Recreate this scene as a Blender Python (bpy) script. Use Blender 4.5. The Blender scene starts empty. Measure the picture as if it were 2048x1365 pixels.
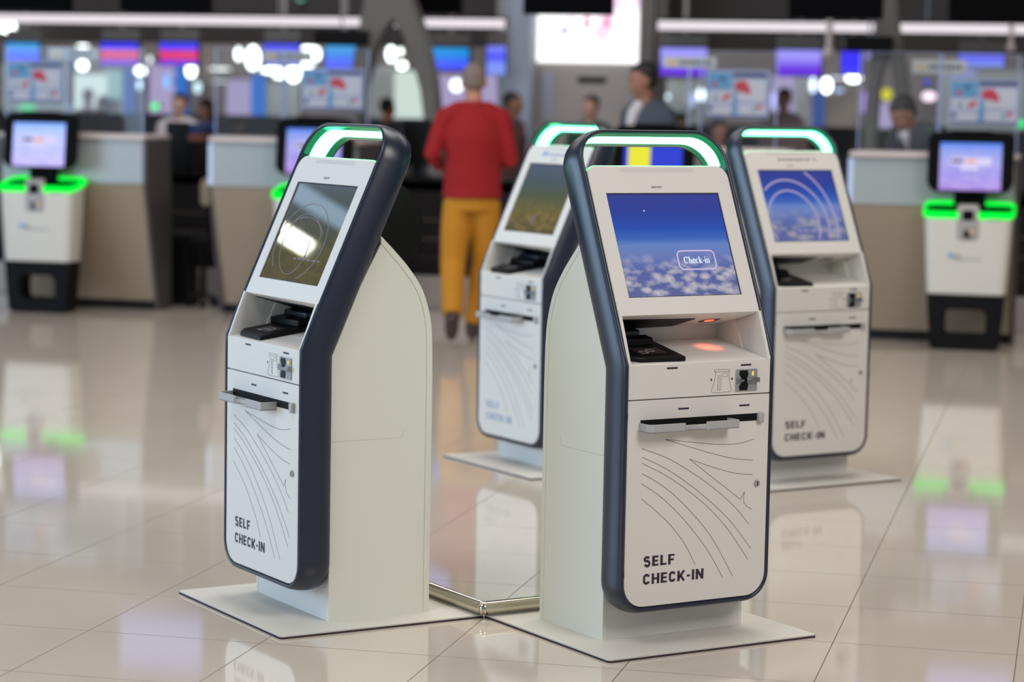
import bpy, bmesh, math, random
from mathutils import Vector, Matrix
random.seed(7)
PI = math.pi
SC = bpy.context.scene
COL = SC.collection

# ------------------------------------------------------------------ camera
F_PX, TILT, ROLL, CAM_H = 4836.0, 0.09726, 0.01899, 1.5
cam_d = bpy.data.cameras.new('camera'); cam = bpy.data.objects.new('camera', cam_d); COL.objects.link(cam)
cam_d.sensor_width = 36.0; cam_d.lens = F_PX * 36.0 / 2048.0
cam_d.clip_end = 300
_ct, _st, _cr, _sr = math.cos(TILT), math.sin(TILT), math.cos(ROLL), math.sin(ROLL)
_fwd = Vector((0, _ct, -_st)); _up0 = Vector((0, _st, _ct)); _r0 = Vector((1, 0, 0))
_right = _r0 * _cr + _up0 * _sr; _up = _up0 * _cr - _r0 * _sr
cam.matrix_world = Matrix(((_right.x, _up.x, -_fwd.x, 0), (_right.y, _up.y, -_fwd.y, 0), (_right.z, _up.z, -_fwd.z, CAM_H), (0, 0, 0, 1)))
cam_d.dof.use_dof = True; cam_d.dof.focus_distance = 6.72; cam_d.dof.aperture_fstop = 2.3
SC.camera = cam
SC.view_settings.view_transform = 'Standard'; SC.view_settings.look = 'None'
SC.view_settings.exposure = 0.0; SC.view_settings.gamma = 1.0
try: SC.view_settings.use_curve_mapping = False
except Exception: pass

# ------------------------------------------------------------------ world, lamps of the hall and added fill lamps
w = bpy.data.worlds.new('hall_ambient'); SC.world = w; w.use_nodes = True
w.node_tree.nodes['Background'].inputs[0].default_value = (0.86, 0.93, 1.0, 1); w.node_tree.nodes['Background'].inputs[1].default_value = 0.26
def area(name, loc, target, size, power, col, sy=None):
    d = bpy.data.lights.new(name, 'AREA'); d.energy = power; d.color = col
    d.shape = 'RECTANGLE'; d.size = size; d.size_y = sy or size
    o = bpy.data.objects.new(name, d); COL.objects.link(o); o.location = loc
    o.rotation_euler = (Vector(target) - Vector(loc)).to_track_quat('-Z', 'Y').to_euler()
    return o
area('daylight_glazing', (-10.5, 8.5, 2.6), (0.0, 7.6, 1.0), 7.5, 640, (0.52, 0.75, 1.0), 3.6)
area('daylight_glazing', (-8.0, -1.5, 3.2), (-0.5, 7.5, 0.8), 4.0, 220, (0.72, 0.86, 1.0), 3.0)
area('hall_and_fill_lamp', (-3.0, 4.0, 6.0), (-3.0, 4.0, 0), 3.0, 150, (1.0, 0.95, 0.90), 3.0)
area('hall_and_fill_lamp', (4.5, 2.0, 5.6), (1.0, 8.0, 0), 3.0, 330, (1.0, 0.94, 0.90), 3.0)
area('hall_and_fill_lamp', (0.5, 9.5, 6.0), (0.5, 9.5, 0), 4.0, 170, (1.0, 0.95, 0.90), 3.0)
area('hall_and_fill_lamp', (-4.0, 13.0, 5.8), (-4.0, 14.5, 0), 4.0, 150, (1.0, 0.94, 0.88), 3.0)
area('hall_and_fill_lamp', (4.0, 12.5, 5.8), (4.0, 14.0, 0), 4.0, 140, (1.0, 0.94, 0.88), 3.0)
area('hall_and_fill_lamp', (-2.0, 20.0, 5.8), (-2.0, 20.0, 0), 4.0, 150, (0.97, 0.96, 1.0), 3.0)

area('hall_and_fill_lamp', (4.0, 29.0, 5.8), (4.5, 33.0, 1.0), 5.0, 320, (0.96, 0.97, 1.0), 3.0)  # unseen fill lamp added to brighten the far shop fronts
area('hall_and_fill_lamp', (-6.0, 31.0, 5.8), (-7.0, 35.0, 1.0), 5.0, 330, (0.96, 0.97, 1.0), 3.0)  # same added fill for the left part of the far wall

# ------------------------------------------------------------------ photo geometry helpers
HA = math.radians(-13.2)                       # the hall grid is turned against the view
HU = Vector((math.cos(HA), math.sin(HA))); HV = Vector((-math.sin(HA), math.cos(HA)))
def ray(px, py):
    du, dw = px - 1024, py - 682.5
    a = du * _cr + dw * _sr; b = -du * _sr + dw * _cr
    return Vector((a / F_PX, _ct - b / F_PX * _st, -_st - b / F_PX * _ct))
def uz(px, py, v):                             # hall u and height of a photo point at hall depth v
    d = ray(px, py); k = v / (d.x * HV.x + d.y * HV.y)
    return (d.x * HU.x + d.y * HU.y) * k, CAM_H + d.z * k
def rect(v, x0, y0, x1, y1):
    u0, z1 = uz(x0, (y0), v); u1, z0 = uz(x1, (y1), v)
    ua, za = uz((x0 + x1) / 2, y0, v); ub, zb = uz((x0 + x1) / 2, y1, v)
    return (u0 + u1) / 2, (za + zb) / 2, u1 - u0, za - zb
def W(u, v, z=0.0): return Vector((HU.x * u + HV.x * v, HU.y * u + HV.y * v, z))

# ------------------------------------------------------------------ materials
def s2l(c):
    r = []
    for v in c[:3]:
        v = v / 255.0
        r.append(v / 12.92 if v <= 0.04045 else ((v + 0.055) / 1.055) ** 2.4)
    return (*r, 1.0)
def mat(name, rgb, rough=0.5, metal=0.0, spec=0.5, coat=0.0, emit=None, es=0.0, var=0.03, vscale=6.0, trans=0.0, alpha=1.0):
    m = bpy.data.materials.new(name); m.use_nodes = True; nt = m.node_tree; b = nt.nodes['Principled BSDF']
    base = s2l(rgb)
    if var > 0:
        tc = nt.nodes.new('ShaderNodeTexCoord'); n = nt.nodes.new('ShaderNodeTexNoise'); n.inputs['Scale'].default_value = vscale; n.inputs['Detail'].default_value = 3
        mx = nt.nodes.new('ShaderNodeMix'); mx.data_type = 'RGBA'
        mx.inputs[6].default_value = tuple(min(1, c * (1 - var)) for c in base[:3]) + (1,)
        mx.inputs[7].default_value = tuple(min(1, c * (1 + var)) for c in base[:3]) + (1,)
        nt.links.new(tc.outputs['Object'], n.inputs['Vector']); nt.links.new(n.outputs[0], mx.inputs[0]); nt.links.new(mx.outputs[2], b.inputs['Base Color'])
    else: b.inputs['Base Color'].default_value = base
    b.inputs['Roughness'].default_value = rough; b.inputs['Metallic'].default_value = metal
    b.inputs['Specular IOR Level'].default_value = spec; b.inputs['Coat Weight'].default_value = coat; b.inputs['Coat Roughness'].default_value = 0.05
    b.inputs['Transmission Weight'].default_value = trans; b.inputs['Alpha'].default_value = alpha
    if emit is not None:
        b.inputs['Emission Color'].default_value = s2l(emit) if max(emit) > 1.01 else (*emit, 1); b.inputs['Emission Strength'].default_value = es
    return m
def glow(name, lin, strength=1.0):
    m = bpy.data.materials.new(name); m.use_nodes = True; nt = m.node_tree; nt.nodes.clear()
    e = nt.nodes.new('ShaderNodeEmission'); o = nt.nodes.new('ShaderNodeOutputMaterial')
    e.inputs[0].default_value = (*lin[:3], 1); e.inputs[1].default_value = strength; nt.links.new(e.outputs[0], o.inputs[0]); return m
M = {}
M['paint'] = mat('white_paint', (217, 214, 209), 0.42, var=0.012)
M['side_paint'] = mat('cream_panel_paint', (219, 218, 207), 0.45, var=0.02, vscale=2.5)
M['plate'] = mat('cream_steel_plate', (212, 207, 198), 0.5, var=0.03, vscale=5)
M['navy'] = mat('navy_satin', (17, 28, 50), 0.33, spec=0.62, var=0.02)
M['gap'] = mat('dark_gap', (32, 22, 40), 0.6, var=0)
M['black'] = mat('black_plastic', (11, 11, 13), 0.45, spec=0.2, var=0.05)
M['blackm'] = mat('matt_black', (9, 9, 10), 0.7, spec=0.2, var=0.05)
M['tray'] = mat('grey_tray_plastic', (168, 168, 170), 0.35, var=0.02)
M['ink'] = mat('dark_print', (42, 30, 46), 0.5, var=0)
M['inkline'] = mat('thin_line_print', (92, 78, 96), 0.5, var=0)
M['inkblue'] = mat('faded_blue_print', (146, 164, 188), 0.5, var=0)
M['chrome'] = mat('polished_steel', (205, 198, 180), 0.12, metal=1.0, var=0.03)
M['steel'] = mat('brushed_steel', (150, 152, 155), 0.3, metal=1.0, var=0.03)
M['lockm'] = mat('satin_lock_metal', (168, 166, 168), 0.35, metal=0.3, var=0.05)
M['reader'] = mat('reader_grey', (158, 162, 166), 0.3, metal=0.4, var=0.02)
M['rubber'] = mat('dark_rubber_edge', (58, 44, 50), 0.9, var=0.2, vscale=60)
M['led'] = glow('led_strip_light', (1.1, 12.0, 4.4), 1.0)
M['led_spill'] = mat('green_led_spill', (20, 60, 50), 0.25, var=0, emit=(0.0, 0.115, 0.045), es=1.0)
M['ledgreen'] = glow('green_led_light', (0.0, 1.0, 0.05), 1.3)
M['amber'] = glow('amber_led_light', (1.0, 0.55, 0.1), 1.2)
M['redled'] = glow('red_scanner_light', (1.0, 0.10, 0.05), 2.5)
M['glassdark'] = mat('smoked_window', (60, 45, 45), 0.2, var=0)
M['btn'] = glow('button_line_light', (0.62, 0.52, 0.80), 1.0)
M['btnfill'] = glow('button_text_light', (0.72, 0.82, 0.95), 1.0)
M['ringw'] = glow('pale_ring_light', (0.36, 0.33, 0.52), 1.0)
M['ringf'] = glow('faint_ring_light', (0.22, 0.20, 0.26), 1.0)

def screen_mat(name, stops, cloud=None, ccol=(190, 186, 184), cscale=7.0, ctop=0.42, blob=None, es=1.0, rough=0.025):
    m = bpy.data.materials.new(name); m.use_nodes = True; nt = m.node_tree; b = nt.nodes['Principled BSDF']; L = nt.links.new
    uv = nt.nodes.new('ShaderNodeTexCoord'); sep = nt.nodes.new('ShaderNodeSeparateXYZ'); L(uv.outputs['UV'], sep.inputs[0])
    rp = nt.nodes.new('ShaderNodeValToRGB'); L(sep.outputs[1], rp.inputs[0]); e = rp.color_ramp.elements
    while len(e) > 1: e.remove(e[-1])
    e[0].position = stops[0][0]; e[0].color = s2l(stops[0][1])
    for p, c in stops[1:]:
        k = e.new(p); k.color = s2l(c)
    out = rp.outputs[0]
    if cloud:
        mp = nt.nodes.new('ShaderNodeMapping'); mp.inputs['Scale'].default_value = (1.0, 1.5, 1); L(uv.outputs['UV'], mp.inputs[0])
        n = nt.nodes.new('ShaderNodeTexNoise'); n.inputs['Scale'].default_value = cscale; n.inputs['Detail'].default_value = 8; n.inputs['Roughness'].default_value = 0.66; n.inputs['Distortion'].default_value = 0.1; L(mp.outputs[0], n.inputs['Vector'])
        vo = nt.nodes.new('ShaderNodeTexVoronoi'); vo.feature = 'SMOOTH_F1'; vo.inputs['Scale'].default_value = cscale * 1.8; vo.inputs['Smoothness'].default_value = 0.35; L(mp.outputs[0], vo.inputs['Vector'])
        vm = nt.nodes.new('ShaderNodeMath'); vm.operation = 'MULTIPLY_ADD'; vm.inputs[1].default_value = -0.42; L(vo.outputs['Distance'], vm.inputs[0]); L(n.outputs[0], vm.inputs[2])
        mr = nt.nodes.new('ShaderNodeMapRange'); mr.inputs[1].default_value = 0.19; mr.inputs[2].default_value = 0.48; L(vm.outputs[0], mr.inputs[0])
        mv = nt.nodes.new('ShaderNodeMapRange'); mv.inputs[1].default_value = ctop; mv.inputs[2].default_value = ctop * 0.55; L(sep.outputs[1], mv.inputs[0])
        mul = nt.nodes.new('ShaderNodeMath'); mul.operation = 'MULTIPLY'; L(mr.outputs[0], mul.inputs[0]); L(mv.outputs[0], mul.inputs[1])
        m2 = nt.nodes.new('ShaderNodeMath'); m2.operation = 'MULTIPLY'; m2.inputs[1].default_value = cloud; L(mul.outputs[0], m2.inputs[0])
        mx = nt.nodes.new('ShaderNodeMix'); mx.data_type = 'RGBA'; mx.inputs[7].default_value = s2l(ccol); L(m2.outputs[0], mx.inputs[0]); L(out, mx.inputs[6]); out = mx.outputs[2]
    b.inputs['Base Color'].default_value = (0.01, 0.01, 0.012, 1); b.inputs['Roughness'].default_value = rough
    L(out, b.inputs['Emission Color']); b.inputs['Emission Strength'].default_value = es
    return m

# ------------------------------------------------------------------ object helpers
def link(o, parent=None):
    COL.objects.link(o)
    if parent: o.parent = parent
    return o
def tag(o, label=None, cat=None, group=None, kind=None):
    if label: o['label'] = label
    if cat: o['category'] = cat
    if group: o['group'] = group
    if kind: o['kind'] = kind
    return o
def empty(name, loc=(0, 0, 0), rz=0.0, label=None, cat=None, group=None):
    o = bpy.data.objects.new(name, None); o.empty_display_size = 0.1; o.location = loc; o.rotation_euler = (0, 0, rz); link(o)
    return tag(o, label, cat, group)
def kids(o): return [c for c in bpy.data.objects if c.parent == o]
def copy_tree(o, parent=None):
    c = o.copy(); COL.objects.link(c); c.parent = parent
    for ch in kids(o): copy_tree(ch, c)
    return c
class MB:
    def __init__(s): s.bm = bmesh.new()
    def box(s, x0, x1, y0, y1, z0, z1, mtx=None):
        vs = [s.bm.verts.new(p) for p in ((x0, y0, z0), (x1, y0, z0), (x1, y1, z0), (x0, y1, z0), (x0, y0, z1), (x1, y0, z1), (x1, y1, z1), (x0, y1, z1))]
        for f in ((0, 3, 2, 1), (4, 5, 6, 7), (0, 1, 5, 4), (1, 2, 6, 5), (2, 3, 7, 6), (3, 0, 4, 7)): s.bm.faces.new([vs[i] for i in f])
        if mtx:
            for v in vs: v.co = mtx @ v.co
        return s
    def prism(s, poly, f0, f1):                 # poly of 2D points, f0/f1 map (a,b) to both end caps
        A = [s.bm.verts.new(f0(*p)) for p in poly]; B = [s.bm.verts.new(f1(*p)) for p in poly]; n = len(poly)
        s.bm.faces.new(A); s.bm.faces.new(B[::-1])
        for i in range(n): s.bm.faces.new((A[i], B[i], B[(i + 1) % n], A[(i + 1) % n]))
        return s
    def px(s, poly, x0, x1): return s.prism(poly, lambda a, b: (x0, a, b), lambda a, b: (x1, a, b))   # (y,z)
    def py(s, poly, y0, y1): return s.prism(poly, lambda a, b: (a, y0, b), lambda a, b: (a, y1, b))   # (x,z)
    def pz(s, poly, z0, z1): return s.prism(poly, lambda a, b: (a, b, z0), lambda a, b: (a, b, z1))   # (x,y)
    def cyl(s, p, q, r, r2=None, n=20):
        p, q = Vector(p), Vector(q); r2 = r if r2 is None else r2; d = (q - p).normalized()
        t = d.orthogonal().normalized(); b = d.cross(t)
        A = [s.bm.verts.new(p + (t * math.cos(2 * PI * i / n) + b * math.sin(2 * PI * i / n)) * r) for i in range(n)]
        B = [s.bm.verts.new(q + (t * math.cos(2 * PI * i / n) + b * math.sin(2 * PI * i / n)) * r2) for i in range(n)]
        s.bm.faces.new(A[::-1]); s.bm.faces.new(B)
        for i in range(n): s.bm.faces.new((A[i], A[(i + 1) % n], B[(i + 1) % n], B[i]))
        return s
    def tube(s, pts, r, n=14, caps=True):
        pts = [Vector(p) for p in pts]; rings = []; up = None
        for i, p in enumerate(pts):
            d = ((pts[min(i + 1, len(pts) - 1)] - p).normalized() + (p - pts[max(i - 1, 0)]).normalized())
            d = d.normalized() if d.length > 1e-6 else Vector((0, 0, 1))
            if up is None: up = d.orthogonal().normalized()
            up = (up - d * up.dot(d)).normalized(); b = d.cross(up)
            rr = r[i] if isinstance(r, (list, tuple)) else r
            rings.append([s.bm.verts.new(p + (up * math.cos(2 * PI * k / n) + b * math.sin(2 * PI * k / n)) * rr) for k in range(n)])
        for A, B in zip(rings, rings[1:]):
            for k in range(n): s.bm.faces.new((A[k], A[(k + 1) % n], B[(k + 1) % n], B[k]))
        if caps: s.bm.faces.new(rings[0][::-1]); s.bm.faces.new(rings[-1])
        return s
    def ball(s, c, rx, ry=None, rz=None, seg=20, rings=12, fn=None):
        ry = ry or rx; rz = rz or rx
        r = bmesh.ops.create_uvsphere(s.bm, u_segments=seg, v_segments=rings, radius=1.0)
        for v in r['verts']:
            p = Vector((v.co.x * rx, v.co.y * ry, v.co.z * rz))
            if fn: p = fn(v.co.copy(), p)
            v.co = p + Vector(c)
        return s
    def ribbon(s, pts, wdt, f, closed=False):    # flat ribbon in a 2D plane, lifted by f(a,b,h)
        n = len(pts); P = [Vector(p) for p in pts]; L_, R_ = [], []
        for i in range(n):
            a = P[(i - 1) % n] if (closed or i > 0) else P[i]; b = P[(i + 1) % n] if (closed or i < n - 1) else P[i]
            d = (b - a); d = d.normalized() if d.length > 1e-9 else Vector((1, 0)); nn = Vector((-d.y, d.x))
            ww = wdt[i] if isinstance(wdt, (list, tuple)) else wdt
            L_.append(P[i] + nn * ww / 2); R_.append(P[i] - nn * ww / 2)
        rows = [[s.bm.verts.new(f(q.x, q.y, h)) for q in side] for side, h in ((L_, 0), (L_, 1), (R_, 1), (R_, 0))]
        m = n if closed else n - 1
        for i in range(m):
            j = (i + 1) % n
            for A, B in ((0, 1), (1, 2), (2, 3)):
                s.bm.faces.new((rows[A][i], rows[A][j], rows[B][j], rows[B][i]))
        return s
    def plate(s, outer, holes, f0, f1):          # plate with holes between two mapped planes
        for loops, in [((outer, *holes),)]:
            allA = []; edges = []
            for lp in loops:
                A = [s.bm.verts.new((*p, 0)) for p in lp]; allA.append(A)
                for i in range(len(A)): edges.append(s.bm.edges.new((A[i], A[(i + 1) % len(A)])))
            r = bmesh.ops.triangle_fill(s.bm, use_beauty=True, use_dissolve=False, edges=edges)
            tris = [f for f in r['geom'] if isinstance(f, bmesh.types.BMFace)]
            mp = {}
            for A in allA:
                for v in A: mp[v] = s.bm.verts.new(f1(v.co.x, v.co.y))
            for f in tris: s.bm.faces.new([mp[v] for v in f.verts][::-1])
            for A in allA:
                for i in range(len(A)):
                    j = (i + 1) % len(A); s.bm.faces.new((A[i], A[j], mp[A[j]], mp[A[i]]))
            for A in allA:
                for v in A: v.co = Vector(f0(v.co.x, v.co.y))
        return s
    def build(s, name, m, parent=None, bevel=0.0, seg=2, smooth=False, ang=35):
        bmesh.ops.recalc_face_normals(s.bm, faces=s.bm.faces)
        me = bpy.data.meshes.new(name); s.bm.to_mesh(me); s.bm.free()
        if smooth or bevel:
            for p in me.polygons: p.use_smooth = True
            me.set_sharp_from_angle(angle=math.radians(ang))
        me.materials.append(m); o = bpy.data.objects.new(name, me); link(o, parent)
        if bevel:
            md = o.modifiers.new('bevel', 'BEVEL'); md.width = bevel; md.segments = seg; md.limit_method = 'ANGLE'; md.angle_limit = math.radians(40)
        return o
def rrect(x0, x1, z0, z1, r, n=6):               # rounded rectangle, r = (bl, br, tr, tl)
    if not isinstance(r, (tuple, list)): r = (r,) * 4
    out = []
    for (cx, cz, a0, rr) in ((x0 + r[0], z0 + r[0], PI, r[0]), (x1 - r[1], z0 + r[1], 1.5 * PI, r[1]), (x1 - r[2], z1 - r[2], 0, r[2]), (x0 + r[3], z1 - r[3], 0.5 * PI, r[3])):
        if rr < 1e-6: out.append((cx, cz)); continue
        for i in range(n + 1):
            a = a0 + PI / 2 * i / n; out.append((cx + rr * math.cos(a), cz + rr * math.sin(a)))
    return out
def spline(pts, k=8):
    P = [Vector(p) for p in pts]; out = []
    for i in range(len(P) - 1):
        a = P[max(i - 1, 0)]; b = P[i]; c = P[i + 1]; d = P[min(i + 2, len(P) - 1)]
        for j in range(k):
            t = j / k
            out.append(0.5 * ((2 * b) + (c - a) * t + (2 * a - 5 * b + 4 * c - d) * t * t + (3 * b - a - 3 * c + d) * t ** 3))
    out.append(P[-1]); return out
def text_mesh(s, x0, x1, z0, z1, bold=0.02, spacing=1.0):   # letters fitted into a box, returned as 2D mesh data
    c = bpy.data.curves.new('lettering_source', 'FONT'); c.body = s; c.size = 1; c.offset = bold; c.space_character = spacing; c.resolution_u = 4
    o = bpy.data.objects.new('lettering_source', c); COL.objects.link(o)
    dg = bpy.context.evaluated_depsgraph_get(); me = bpy.data.meshes.new_from_object(o.evaluated_get(dg))
    bpy.data.objects.remove(o); bpy.data.curves.remove(c)
    xs = [v.co.x for v in me.vertices]; ys = [v.co.y for v in me.vertices]
    a, b, lo, hi = min(xs), max(xs), min(ys), max(ys)
    P = [(x0 + (v.co.x - a) / (b - a) * (x1 - x0), z0 + (v.co.y - lo) / (hi - lo) * (z1 - z0)) for v in me.vertices]
    F = [tuple(p.vertices) for p in me.polygons]; bpy.data.meshes.remove(me); return P, F
def add_text(mb, s, x0, x1, z0, z1, f, bold=0.02):
    P, Fc = text_mesh(s, x0, x1, z0, z1, bold); V = [mb.bm.verts.new(f(a, b)) for a, b in P]
    for fc in Fc:
        try: mb.bm.faces.new([V[i] for i in fc])
        except ValueError: pass
def dashes(mb, x0, x1, z, h, f, rnd, n=8):        # a line of print too small to read, as word-shaped dashes
    ws = [rnd.uniform(0.6, 1.4) for _ in range(n)]; tot = sum(ws) + 0.35 * (n - 1); x = x0; k = (x1 - x0) / tot
    for q in ws:
        a, b = x, x + q * k
        V = [mb.bm.verts.new(f(p, r)) for p, r in ((a, z), (b, z), (b, z + h), (a, z + h))]; mb.bm.faces.new(V); x = b + 0.35 * k

# ================================================================== SETTING
def floor_material():
    m = bpy.data.materials.new('polished_beige_tile'); m.use_nodes = True; nt = m.node_tree; b = nt.nodes['Principled BSDF']; L = nt.links.new
    g = nt.nodes.new('ShaderNodeNewGeometry'); mp = nt.nodes.new('ShaderNodeMapping'); mp.vector_type = 'POINT'
    mp.inputs['Rotation'].default_value = (0, 0, -HA); L(g.outputs['Position'], mp.inputs[0])
    sep = nt.nodes.new('ShaderNodeSeparateXYZ'); L(mp.outputs[0], sep.inputs[0])
    def joint(sock, off, wd):
        a = nt.nodes.new('ShaderNodeMath'); a.operation = 'SUBTRACT'; a.inputs[1].default_value = off; L(sock, a.inputs[0])
        d = nt.nodes.new('ShaderNodeMath'); d.operation = 'DIVIDE'; d.inputs[1].default_value = 0.511; L(a.outputs[0], d.inputs[0])
        f = nt.nodes.new('ShaderNodeMath'); f.operation = 'FRACT'; L(d.outputs[0], f.inputs[0])
        s = nt.nodes.new('ShaderNodeMath'); s.operation = 'SUBTRACT'; s.inputs[1].default_value = 0.5; L(f.outputs[0], s.inputs[0])
        ab = nt.nodes.new('ShaderNodeMath'); ab.operation = 'ABSOLUTE'; L(s.outputs[0], ab.inputs[0])
        c = nt.nodes.new('ShaderNodeMath'); c.operation = 'GREATER_THAN'; c.inputs[1].default_value = 0.5 - wd / 0.511 / 2; L(ab.outputs[0], c.inputs[0]); return c.outputs[0]
    ju = joint(sep.outputs[0], -0.127, 0.0035); jv = joint(sep.outputs[1], 6.267, 0.004)
    mxj = nt.nodes.new('ShaderNodeMath'); mxj.operation = 'MAXIMUM'; L(ju, mxj.inputs[0]); L(jv, mxj.inputs[1])
    n = nt.nodes.new('ShaderNodeTexNoise'); n.inputs['Scale'].default_value = 1.3; n.inputs['Detail'].default_value = 6; L(g.outputs['Position'], n.inputs['Vector'])
    n2 = nt.nodes.new('ShaderNodeTexNoise'); n2.inputs['Scale'].default_value = 220; L(g.outputs['Position'], n2.inputs['Vector'])
    c1 = nt.nodes.new('ShaderNodeMix'); c1.data_type = 'RGBA'; c1.inputs[6].default_value = s2l((204, 192, 177)); c1.inputs[7].default_value = s2l((216, 205, 191)); L(n.outputs[0], c1.inputs[0])
    c2 = nt.nodes.new('ShaderNodeMix'); c2.data_type = 'RGBA'; c2.blend_type = 'MULTIPLY'; c2.inputs[0].default_value = 0.10; L(c1.outputs[2], c2.inputs[6]); L(n2.outputs[0], c2.inputs[7])
    c3 = nt.nodes.new('ShaderNodeMix'); c3.data_type = 'RGBA'; c3.inputs[7].default_value = s2l((120, 108, 96)); L(mxj.outputs[0], c3.inputs[0]); L(c2.outputs[2], c3.inputs[6])
    L(c3.outputs[2], b.inputs['Base Color']); b.inputs['Roughness'].default_value = 0.06; b.inputs['Specular IOR Level'].default_value = 0.5
    r = nt.nodes.new('ShaderNodeMath'); r.operation = 'MULTIPLY_ADD'; r.inputs[1].default_value = 0.4; r.inputs[2].default_value = 0.058; L(mxj.outputs[0], r.inputs[0]); L(r.outputs[0], b.inputs['Roughness'])
    return m
fl = MB().box(-16, 16, -2, 42, -0.05, 0).build('floor', floor_material()); tag(fl, kind='structure')

def hall(name, u, v, z=0.0, label=None, cat=None, group=None, rz=0.0): return empty(name, W(u, v, z), HA + rz, label, cat, group)
def hall_box(name, m, u0, u1, v0, v1, z0, z1, kind='structure', bevel=0):
    c = W((u0 + u1) / 2, (v0 + v1) / 2, z0); o = MB().box(-(u1 - u0) / 2, (u1 - u0) / 2, -(v1 - v0) / 2, (v1 - v0) / 2, 0, z1 - z0).build(name, m, None, bevel)
    o.location = c; o.rotation_euler = (0, 0, HA)
    if kind: o['kind'] = kind
    return o
M['wall_dark'] = mat('dark_brown_bulkhead', (72, 66, 66), 0.8, var=0.06, vscale=1)
M['wall_mid'] = mat('grey_far_wall', (112, 104, 102), 0.7, var=0.15, vscale=0.8)
M['wall_pale'] = mat('pale_stone_wall', (178, 170, 166), 0.6, var=0.04, vscale=1)
M['ceiling'] = mat('ceiling_grey', (120, 118, 116), 0.8, var=0.03)
M['col_grey'] = mat('grey_cladding', (112, 107, 103), 0.6, var=0.05, vscale=1)
M['col_white'] = mat('pale_blue_cladding', (176, 186, 206), 0.5, var=0.04, vscale=1)
hall_box('wall_back', M['wall_mid'], -22, 10, 34.0, 34.3, 0, 4.6)
hall_box('ceiling', M['ceiling'], -24, 14, -4, 40, 6.6, 6.75)
bh_z = uz(300, 84, 23.0)[1]
hall_box('wall_bulkhead', M['wall_dark'], -20, 9, 23.0, 23.4, bh_z, 6.6)

# ================================================================== SELF CHECK-IN KIOSK
TH, ZK, HW = 0.4185, 0.7994, 0.2449
sT, cT = math.sin(TH), math.cos(TH)
def kp(x, t, d):                                 # x across, t up along the folded front, d depth behind it
    if abs(t - ZK) < 1e-5: return Vector((x, d, ZK - d * math.tan(TH / 2)))
    if t < ZK: return Vector((x, d, t))
    s = t - ZK; return Vector((x, s * sT + d * cT, ZK + s * cT - d * sT))
def lean(x, s, d=0.0): return kp(x, ZK + s, d) if abs(s) > 1e-5 else Vector((x, d * cT, ZK - d * sT))
LB, LT = 0.1160, ZK + 0.687                      # inner bottom and top of the loop
def loop_path():
    pts = []
    def arc(cx, ct, r, a0, n=9):
        for i in range(n + 1):
            a = a0 + PI / 2 * i / n; pts.append((cx + r * math.cos(a), ct + r * math.sin(a), math.cos(a), math.sin(a)))
    rb, rt = 0.069, 0.088
    arc(HW - rb, LB + rb, rb, -PI / 2)
    for t in (0.45, ZK - 0.05, ZK, ZK + 0.05, ZK + 0.35): pts.append((HW, t, 1, 0))
    arc(HW - rt, LT - rt, rt, 0)
    arc(-HW + rt, LT - rt, rt, PI / 2)
    for t in (ZK + 0.35, ZK + 0.05, ZK, ZK - 0.05, 0.45): pts.append((-HW, t, -1, 0))
    arc(-HW + rb, LB + rb, rb, PI)
    return pts
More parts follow.
